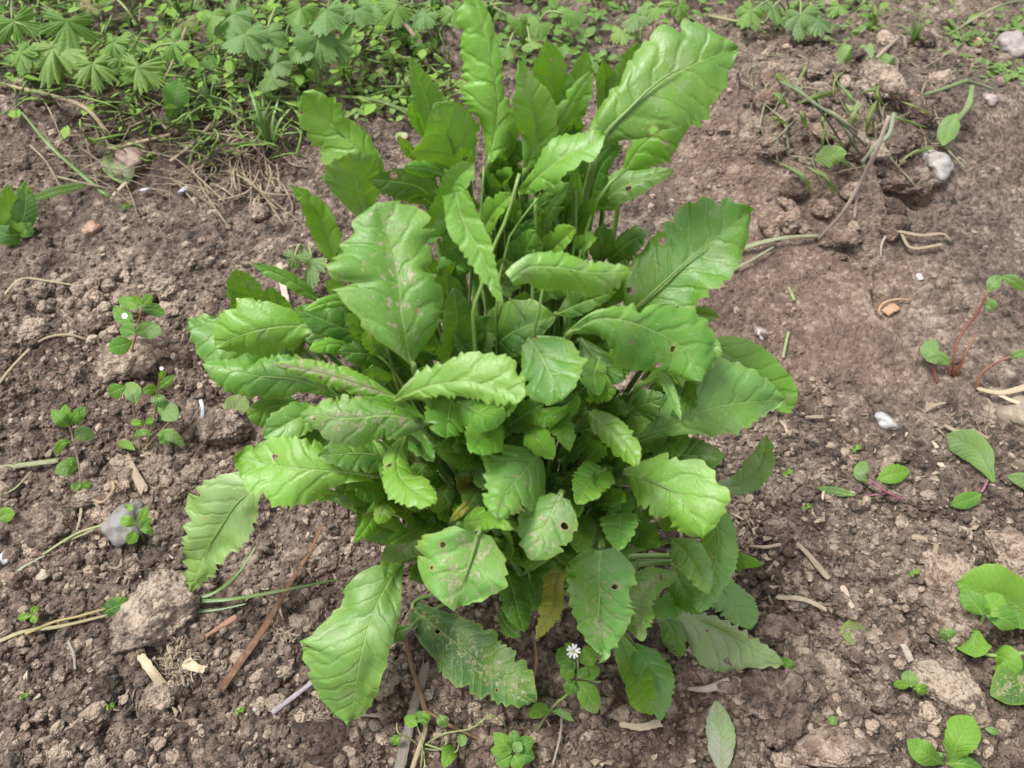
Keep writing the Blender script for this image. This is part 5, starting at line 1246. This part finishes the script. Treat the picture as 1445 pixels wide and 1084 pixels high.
for i in range(90):
    a0, b0 = r.uniform(40, 330), r.uniform(120, 265); an_ = r.normal() * .5 + (.3 if i % 2 else -.3); l = r.uniform(25, 120)
    st.append([(a0, b0, r.uniform(.3, 1.6)), (a0 + math.cos(an_) * l * .5, b0 + math.sin(an_) * l * .4 - 4, r.uniform(.6, 2.2)), (a0 + math.cos(an_) * l, b0 + math.sin(an_) * l, r.uniform(.3, 1))])
tangle('dead_grass', 'dead stems and straw along the edge of the weeds', st, (.34, .29, .18), 2.2, 6)
st = []
for i in range(90):
    a0, b0 = r.uniform(1060, 1330), r.uniform(70, 240); an_ = r.normal() * .8 + 1.0; l = r.uniform(20, 80)
    st.append([(a0, b0, r.uniform(.2, .8)), (a0 + math.cos(an_) * l * .5 + r.normal() * 6, b0 + math.sin(an_) * l * .4 - 4, r.uniform(.3, 1.1)), (a0 + math.cos(an_) * l, b0 + math.sin(an_) * l, r.uniform(.1, .5))])
tangle('dead_grass', 'withered grass and roots on the weedy heap', st, (.27, .27, .16), 2.6, 7)
# green stems lying over the heap
for i, (pts, w0, w1, c, lb) in enumerate([
    ([(1102,116,3.5),(1132,132,4),(1160,160,3.4),(1188,202,1.5)], 6, 4, (.13, .17, .08), 'left grey green bent grass stem on the weedy heap'),
    ([(1120,120,3.6),(1150,146,4),(1185,170,3.4),(1222,206,1.6)], 5, 6, (.12, .18, .10), 'middle grey green bent grass stem on the weedy heap'),
    ([(1150,150,3),(1175,160,3.6),(1195,175,3),(1208,185,2)], 6, 5, (.26, .26, .14), 'short olive stem on the weedy heap'),
    ([(1178,165,3),(1192,182,3),(1212,216,1.2)], 5, 6, (.15, .20, .11), 'right pale green bent grass stem on the weedy heap'),
    ([(1304,134,2),(1335,124,3.4),(1364,114,3.4)], 5, 9, (.12, .20, .07), 'broad green blade on the right of the weedy heap'),
    ([(1364,114,3.4),(1385,120,3),(1402,126,2)], 9, 4, (.13, .18, .09), 'green blade bending right off the weedy heap'),
    ([(1372,122,3.4),(1366,150,2.6),(1345,175,1.6)], 8, 9, (.14, .22, .08), 'drooping green blade above the white stone'),
    ([(1216,230,2),(1236,205,3.2),(1254,190,3.6),(1262,160,3.4)], 7, 6, (.20, .26, .16), 'limp green stem beside the pinkish root'),
    ([(1000,22,1),(1040,30,1.8),(1090,34,1.6),(1110,48,1.2),(1150,50,1.2),(1185,60,.8)], 6, 5, (.24, .25, .13), 'long pale runner along the top of the bed'),
    ([(1230,88,1),(1260,60,2),(1275,50,2.4),(1278,70,1.4)], 6, 5, (.32, .27, .22), 'arched grey stalk behind the weedy heap'),
    ([(1340,50,1),(1372,28,2.5),(1420,5,3.5),(1470,0,3.5)], 4, 4, (.24, .27, .14), 'pale stem rising to the top right corner'),
    ([(545,15,5),(572,35,5),(590,60,3.4),(602,92,1)], 6, 6, (.36, .24, .20), 'pinkish dead stem in the weeds behind the plant'),
    ([(465,135,1.4),(520,140,2),(560,152,1.8),(588,168,1)], 6, 8, (.10, .19, .03), 'green stem crossing behind the plant tips'),
    ([(640,128,1),(668,134,1.3),(700,140,1)], 8, 7, (.24, .30, .12), 'pale thick stem behind the tall top leaf'),
    ([(222,130,1),(240,96,4),(262,40,8)], 6, 5, (.34, .24, .16), 'brown upright stalk in the upper left weeds'),
    ([(0,118,1),(60,132,2),(120,152,2),(158,196,1.2)], 6, 6, (.38, .30, .19), 'long dead runner over the upper left mound'),
    ([(145,212,1),(190,202,1.6),(240,190,1.8)], 7, 5, (.38, .31, .2), 'thick dead stalk above the pinkish stone'),
    ([(240,228,.8),(275,200,1.6),(300,172,1.8)], 6, 4, (.36, .28, .2), 'slanting dead stalk right of the pinkish stone'),
    ([(255,136,1.5),(290,130,1.8),(330,116,1.8)], 5, 4, (.32, .24, .2), 'dead twig under the cranesbill leaves'),
    ([(160,277,.8),(170,266,1.4),(178,258,1.5)], 8, 6, (.42, .34, .25), 'short pale stub beside the white petal'),
    ]):
    straw('bent_grass', pts, w0, w1, c, lb, 'stem', mat=M_STEM if c[1] > .3 and c[0] < .25 else M_DRY, flat=.6)
r_ = root('wilted_leaf', gp(1345, 175), 'limp green oval leaf hanging above the white stone', 'leaf'); wleaf(r_, [(1350,160,2.4),(1340,178,1.8),(1330,206,1)], 13, (.17, .27, .11), nu=30)
for px_, py_, px2, py2, w_, lb in [(1200, 92, 1175, 78, 20, 'pale lobed wilted leaf on top of the weedy heap'), (1225, 95, 1205, 68, 18, 'upright pale leaf on top of the weedy heap'), (1262, 98, 1240, 82, 13, 'small wilted leaf right on top of the heap'), (1150, 225, 1195, 215, 14, 'folded pale leaf in the hollow of the heap')]:
    r_ = root('wilted_leaf', gp(px_, py_), lb, 'leaf'); wleaf(r_, [(px_, py_, 1.5), ((px_ + px2) / 2, (py_ + py2) / 2, 3), (px2, py2, 3)], w_, (.20, .27, .14), nu=34, nv=10, teeth=.8, tooth=.003, seed=px_, ripple=.15)

rw_ = np.random.RandomState(31)
for i in range(26):
    a, c = rw_.uniform(1075, 1290), rw_.uniform(85, 240)
    th = rw_.normal() * .7 + .9; l = rw_.uniform(25, 60)
    r_ = root('wilted_weed', gp(a, c), near_label(a, c, ['limp grey green', 'pale withered', 'dull olive'][i % 3] + ' wilted leaf'), 'leaf', 'wilted leaves on the weedy heap')
    wleaf(r_, [(a, c, 1.4), (a + math.cos(th) * l * .5 + rw_.normal() * 5, c + math.sin(th) * l * .5 - 3, 2.0), (a + math.cos(th) * l, c + math.sin(th) * l, .7)], rw_.uniform(1.5, 4.5), [(.14, .17, .105), (.25, .24, .17), (.12, .12, .06)][i % 3], nu=26, nv=8, teeth=.8, tooth=.003, seed=500 + i, ripple=.3, fold=rw_.uniform(-.5, .5), curl=-.5)
# ------------------------------------------------------------------ the weeds along the top
def lobed(parent, c, r_, face, yaw, col, seed, lobes=5, cut=.55, name='leaf'):
    rr = np.random.RandomState(seed)
    na, nr = 127, 8
    th = np.linspace(-2.55, 2.55, na)
    yaw = yaw + rr.uniform(-.5, .5)
    k = np.clip((th + 2.55) / 5.1 + .045 * np.sin((th + seed) * 1.7) * (1 - (th / 2.55) ** 2), 0, .9999) * lobes
    sn_ = np.abs(np.sin(np.pi * k))
    l = np.clip((sn_ - .12) / .38, 0, 1) ** .8 if cut > .5 else sn_ ** .6
    kf = k - np.floor(k)
    tri = np.abs(((kf * 5 + .3 * np.sin(k * 3 + seed)) % 1) - .5) * 2
    R = (1 - cut + cut * l * (1 - .35 * np.abs(kf - .5) * 2 * (cut > .5))) * (1 - .22 * np.abs(th) / 2.55) * (1 - (.30 if cut > .5 else .20) * tri ** 1.5 * l)
    R *= np.interp(k, np.arange(lobes + 1), rr.uniform(.66, 1.15, lobes + 1))
    f = Vector(face).normalized(); q = f.to_track_quat('Z', 'Y')
    V = []; CMu = []; TV = []
    s = np.linspace(0, 1, nr)
    for i in range(nr):
        for j in range(na):
            rad_ = s[i] * R[j] * r_
            x = rad_ * math.sin(th[j] + yaw); y = rad_ * math.cos(th[j] + yaw)
            z = r_ * (.14 * s[i] ** 2 * math.cos(2 * th[j] + seed) - .17 * s[i] ** 2 + .035 * s[i] * abs(math.sin(math.pi * k[j])) + .10 * s[i] * math.sin(k[j] * 2.1 + seed))
            V.append(tuple(q @ Vector((x, y, z)))); CMu.append((rad_ * 100, (th[j]) * s[i] * r_ * 40)); TV.append((s[i], l[j] * .5))
    V = np.array(V) + c
    ii = np.arange(nr * na).reshape(nr, na)
    F = np.stack([ii[:-1, :-1].ravel(), ii[1:, :-1].ravel(), ii[1:, 1:].ravel(), ii[:-1, 1:].ravel()], 1)
    return link(name, mesh_from(name, rel(parent, V), F, True, {'cm': np.array(CMu), 'tv': np.array(TV)}, M_WEED), parent, (*col, .1))
def cranesbill(label, foot, leaves, seed, lobes=5, cut=.6):
    f = gp(*foot); r = root('cranesbill', f, label, 'weed', 'cranesbill weeds along the top of the bed'); rr = np.random.RandomState(seed)
    for i, (px, py, z, rp, c) in enumerate(leaves):
        p = gp(px, py, z + 2.5); R_ = rp * 1.12 * depth(p) / FPX
        face = (rr.uniform(-.55, .55), -.45 + rr.uniform(-.4, .4), .85)
        lobed(r, p, R_, face, rr.uniform(-.6, .6) + math.pi, c, seed * 10 + i, lobes, cut)
        tube('stalk', [f + rr.normal(size=3) * .003, (f + p) / 2 + np.array([0, .01, .02]), p - np.array([0, 0, .001])], .0016, .0011, M_STEM, (.20, .28, .09), r, n=10, k=6)
CP = (.30, .43, .09); CB = (.14, .28, .11); CG = (.17, .34, .045)
cranesbill('pale green cut leaved cranesbill at the far top left', (85, 120), [(75, 68, 5, 60, CP), (130, 90, 4, 42, CP), (30, 75, 4, 40, CG), (95, 30, 7, 44, CG), (20, 30, 6, 44, CG)], 1, 5, .72)
cranesbill('cut leaved cranesbill with a hanging pale leaf near the upper left stalk', (200, 140), [(195, 95, 5, 40, CP), (170, 82, 5, 32, CG), (215, 100, 4, 30, CP), (160, 60, 6, 34, CG), (245, 60, 6, 34, CG)], 2, 5, .7)
cranesbill('broad bluish green cranesbill at the top, left one of the two large ones', (360, 120), [(345, 48, 6, 40, CB), (372, 52, 5, 34, CB), (330, 20, 8, 38, CB), (390, 90, 4, 30, (.16, .24, .12)), (385, 112, 3, 28, (.10, .17, .04)), (300, 25, 7, 30, CG)], 3, 7, .32)
cranesbill('broad bluish green cranesbill at the top, right one of the two large ones', (450, 130), [(448, 55, 6, 44, CB), (425, 68, 5, 36, CB), (475, 60, 5, 34, CB), (460, 15, 8, 40, CB), (500, 15, 7, 34, CB), (425, 12, 8, 34, CG)], 4, 7, .35)
cranesbill('small blurred cranesbill behind the tall top leaf', (620, 60), [(600, 20, 4, 30, CB), (640, 15, 4, 26, CG), (560, 10, 6, 34, CG), (530, 8, 6, 30, CB)], 5, 5, .4)
cranesbill('green lobed weed behind the upright top leaves', (740, 70), [(732, 28, 3, 22, CG), (762, 34, 3, 20, CG), (748, 60, 2, 18, CP), (715, 70, 2, 18, CG), (800, 20, 3, 24, CG)], 6, 3, .3)
cranesbill('pale lobed weed above the big top right leaf', (900, 60), [(900, 22, 3, 26, (.17, .26, .13)), (880, 45, 2, 20, CP), (925, 10, 3, 26, CG), (958, 8, 4, 22, CG)], 7, 5, .4)
cranesbill('lobed weed at the top right of the plant', (1120, 35), [(1090, 10, 3, 30, (.13, .23, .10)), (1130, 20, 3, 34, (.15, .24, .13)), (1155, 28, 2, 28, (.15, .25, .13)), (1060, 15, 3, 24, CG), (1185, 8, 3, 20, CG)], 8, 5, .5)
cranesbill('faded lobed leaf weed showing behind the left leaves', (440, 390), [(440, 368, 2, 34, (.20, .29, .14)), (415, 362, 2, 24, (.22, .31, .15))], 9, 3, .6)
# grass tufts and leafy undergrowth
def grass_tuft(label, foot, n, seed, lmax, spread, col=(.085, .18, .03), w=3.2):
    f = gp(*foot); r = root('grass_tuft', f, label, 'grass tuft', 'grass tufts along the top of the bed'); rr = np.random.RandomState(seed)
    for i in range(n):
        a = rr.uniform(-1, 1) * spread; l = lmax * rr.uniform(.5, 1); ph = rr.uniform(0, 6.28)
        d = np.array([math.cos(ph) * abs(a), math.sin(ph) * abs(a), 1.0]); d /= np.linalg.norm(d)
        P1 = f + d * l * .55; P2 = f + d * l + np.array([math.cos(ph), math.sin(ph), -1.0]) * l * .22 * rr.uniform(.3, 1.4)
        C, _ = spline([f, P1, P2], 12); sc = depth(f) / FPX
        V, F, uv = tube_arrays(C - f, np.array([.7, 1, 1, 1, 1, .95, .9, .8, .7, .5, .3, .1]) * w * sc / 2, 6, .18)
        link('grass_leaf', mesh_from('grass_leaf', V, F, True, {'cm': uv}, M_STEM), r, (*(np.array(col) * rr.uniform(.8, 1.2)), 1))
grass_tuft('grass tuft left of the plant tips in front of the bluish leaves', (382, 215), 14, 1, .085, .9, w=6)
grass_tuft('grass tuft rising between the two large cranesbills', (435, 125), 9, 2, .10, .4, w=5)
grass_tuft('grass tuft under the left bluish cranesbill', (300, 165), 11, 3, .07, 1.0, w=4)
grass_tuft('grass tuft at the top near the brown stalk', (270, 60), 12, 4, .10, .6, w=4)
grass_tuft('grass tuft behind the wiry stem at top centre', (575, 70), 12, 5, .09, .8, w=4)
grass_tuft('small grass tuft on the upper right soil, left one', (1230, 45), 7, 6, .04, .8, (.11, .21, .02), w=5)
grass_tuft('small grass tuft on the upper right soil, right one', (1288, 62), 7, 7, .04, .8, (.08, .19, .03), w=5)
grass_tuft('grass tuft at the top behind the upright leaves', (690, 40), 9, 8, .08, .7, w=4)
r_ = root('young_weed', gp(238, 170), 'single upright spoon shaped green leaf under the upper left stalk', 'weed'); wleaf(r_, [(238,170,.3),(246,148,2),(252,112,4.6)], 17, (.10, .24, .06), kind='s', nu=40)
def leafmass(name, label, boxes, n, seed, cols, zmax=6, size=(7, 16)):
    rr = np.random.RandomState(seed); V = []; F = []; CMu = []; TV = []; nb = 0
    base = np.array([(0, 0, 0), (.3, .28, .04), (.3, -.28, .04), (.62, .33, .05), (.62, -.33, .05), (.3, 0, 0), (.62, 0, .0), (1, 0, -.06)])
    fc = [(0, 5, 1), (0, 2, 5), (1, 5, 6, 3), (5, 2, 4, 6), (3, 6, 7), (6, 4, 7)]
    for i in range(n):
        x0, y0, x1, y1 = boxes[rr.randint(len(boxes))]
        a = rr.uniform(x0, x1); b = rr.uniform(y0, y1)
        p = at_z(a, b, 0); hh = hz(p[0], p[1]) if False else .0
        p = at_z(a, b, rr.uniform(.003, zmax / 100))
        s = rr.uniform(*size) * depth(p) / FPX * 1.6; yaw = rr.uniform(0, 6.28); pt = rr.uniform(-.5, .7)
        q = base * s; c, sn = math.cos(pt), math.sin(pt)
        x = q[:, 0] * c; z = q[:, 0] * sn + q[:, 2]; y = q[:, 1]
        X_ = x * math.cos(yaw) - y * math.sin(yaw); Y_ = x * math.sin(yaw) + y * math.cos(yaw)
        V.append(np.stack([X_, Y_, z], 1) + p); F += [tuple(k + nb for k in ff) for ff in fc]; nb += 8
        CMu.append(q[:, :2] * 100 + rr.uniform(0, 50) * np.array([1, 0])); TV.append(base[:, :2] * np.array([1, 2.5]))
    o = link(name, mesh_from(name, np.vstack(V), F, True, {'cm': np.vstack(CMu), 'tv': np.vstack(TV)}, M_WEED)); o.color = (*cols, .1)
    o['kind'] = 'stuff'; o['label'] = label
TOPL = [(-40, -60, 300, 90), (-40, -60, 640, 40), (60, 60, 330, 125), (300, 0, 620, 80)]
leafmass('undergrowth', 'mass of small dark green weed leaves at the top left', TOPL, 480, 1, (.06, .16, .025), 5)
leafmass('undergrowth', 'mass of small bright weed leaves at the top left', TOPL + [(0, 100, 360, 180), (330, 60, 640, 150)], 520, 2, (.21, .37, .05), 6, (5, 17))
leafmass('undergrowth', 'low pale weed leaves along the edge of the weeds', [(30, 110, 340, 190), (480, 70, 640, 170), (500, 100, 620, 160)], 330, 3, (.22, .34, .09), 2.5, (5, 11))
leafmass('undergrowth', 'low weeds across the top behind the plant', [(640, -60, 1000, 40), (690, 20, 860, 90)], 260, 4, (.12, .23, .06), 3)
leafmass('undergrowth', 'low weeds along the top right', [(1000, -60, 1230, 40), (1340, 30, 1445, 60), (1350, 90, 1445, 130), (1200, -60, 1445, 18), (1040, 0, 1250, 60), (1290, 20, 1445, 110)], 620, 5, (.15, .24, .08), 2, (5, 11))
leafmass('undergrowth', 'sprigs of small leaves on the weedy heap', [(1080, 80, 1290, 120), (1150, 140, 1250, 240), (1380, 90, 1445, 130)], 260, 6, (.20, .28, .12), 1.8, (5, 11))
leafmass('undergrowth', 'weeds beyond the top of the picture', [(-200, -160, 1640, -60)], 700, 7, (.10, .2, .05), 8, (10, 18))
tg = []
r = np.random.RandomState(12)
for i in range(150):
    a0, b0 = (r.uniform(-30, 640), r.uniform(-40, 110)) if i % 3 else (r.uniform(640, 1445), r.uniform(-40, 40)); l = r.uniform(25, 90); an_ = r.normal() * .7 - 1.5
    tg.append([(a0, b0, r.uniform(0, 2)), (a0 + math.cos(an_) * l * .5, b0 + math.sin(an_) * l * .5, r.uniform(2, 5)), (a0 + math.cos(an_) * l + r.normal() * 15, b0 + math.sin(an_) * l, r.uniform(2, 7))])
tangle('undergrowth_stems', 'thin pale stems and grass stalks in the top weeds', tg, (.24, .34, .10), 2.8, 8)
tg = []
for i in range(560):
    a0, b0 = (r.uniform(-30, 640), r.uniform(-20, 150)) if i % 5 else (r.uniform(120, 440), r.uniform(140, 235)); l = r.uniform(15, 65); an_ = r.normal() * .9 - 1.5
    tg.append([(a0, b0, r.uniform(0, 1)), (a0 + math.cos(an_) * l * .5, b0 + math.sin(an_) * l * .5, r.uniform(1.5, 4)), (a0 + math.cos(an_) * l + r.normal() * 20, b0 + math.sin(an_) * l * .8, r.uniform(.5, 3.5))])
tangle('undergrowth_grass', 'fresh green grass blades tangled through the top weeds', tg, (.15, .29, .03), 3.4, 9)
for a, b, rp, lb in [(128, 8, 24, 'blurred pink red weed leaf at the very top left'), (262, 30, 20, 'small reddish leaf beside the brown stalk'), (300, 26, 15, 'small reddish leaf left of the bluish cranesbill'), (536, 100, 9, 'dark red leaf low among the weeds behind the plant')]:
    r_ = root('reddish_leaf', gp(a, b), lb, 'leaf'); lobed(r_, gp(a, b, 5), rp * depth(gp(a, b)) / FPX, (0, -.5, .85), math.pi, (.34, .13, .11), a, 5, .5)
print('leaves', LN, 'objects', len(bpy.data.objects))
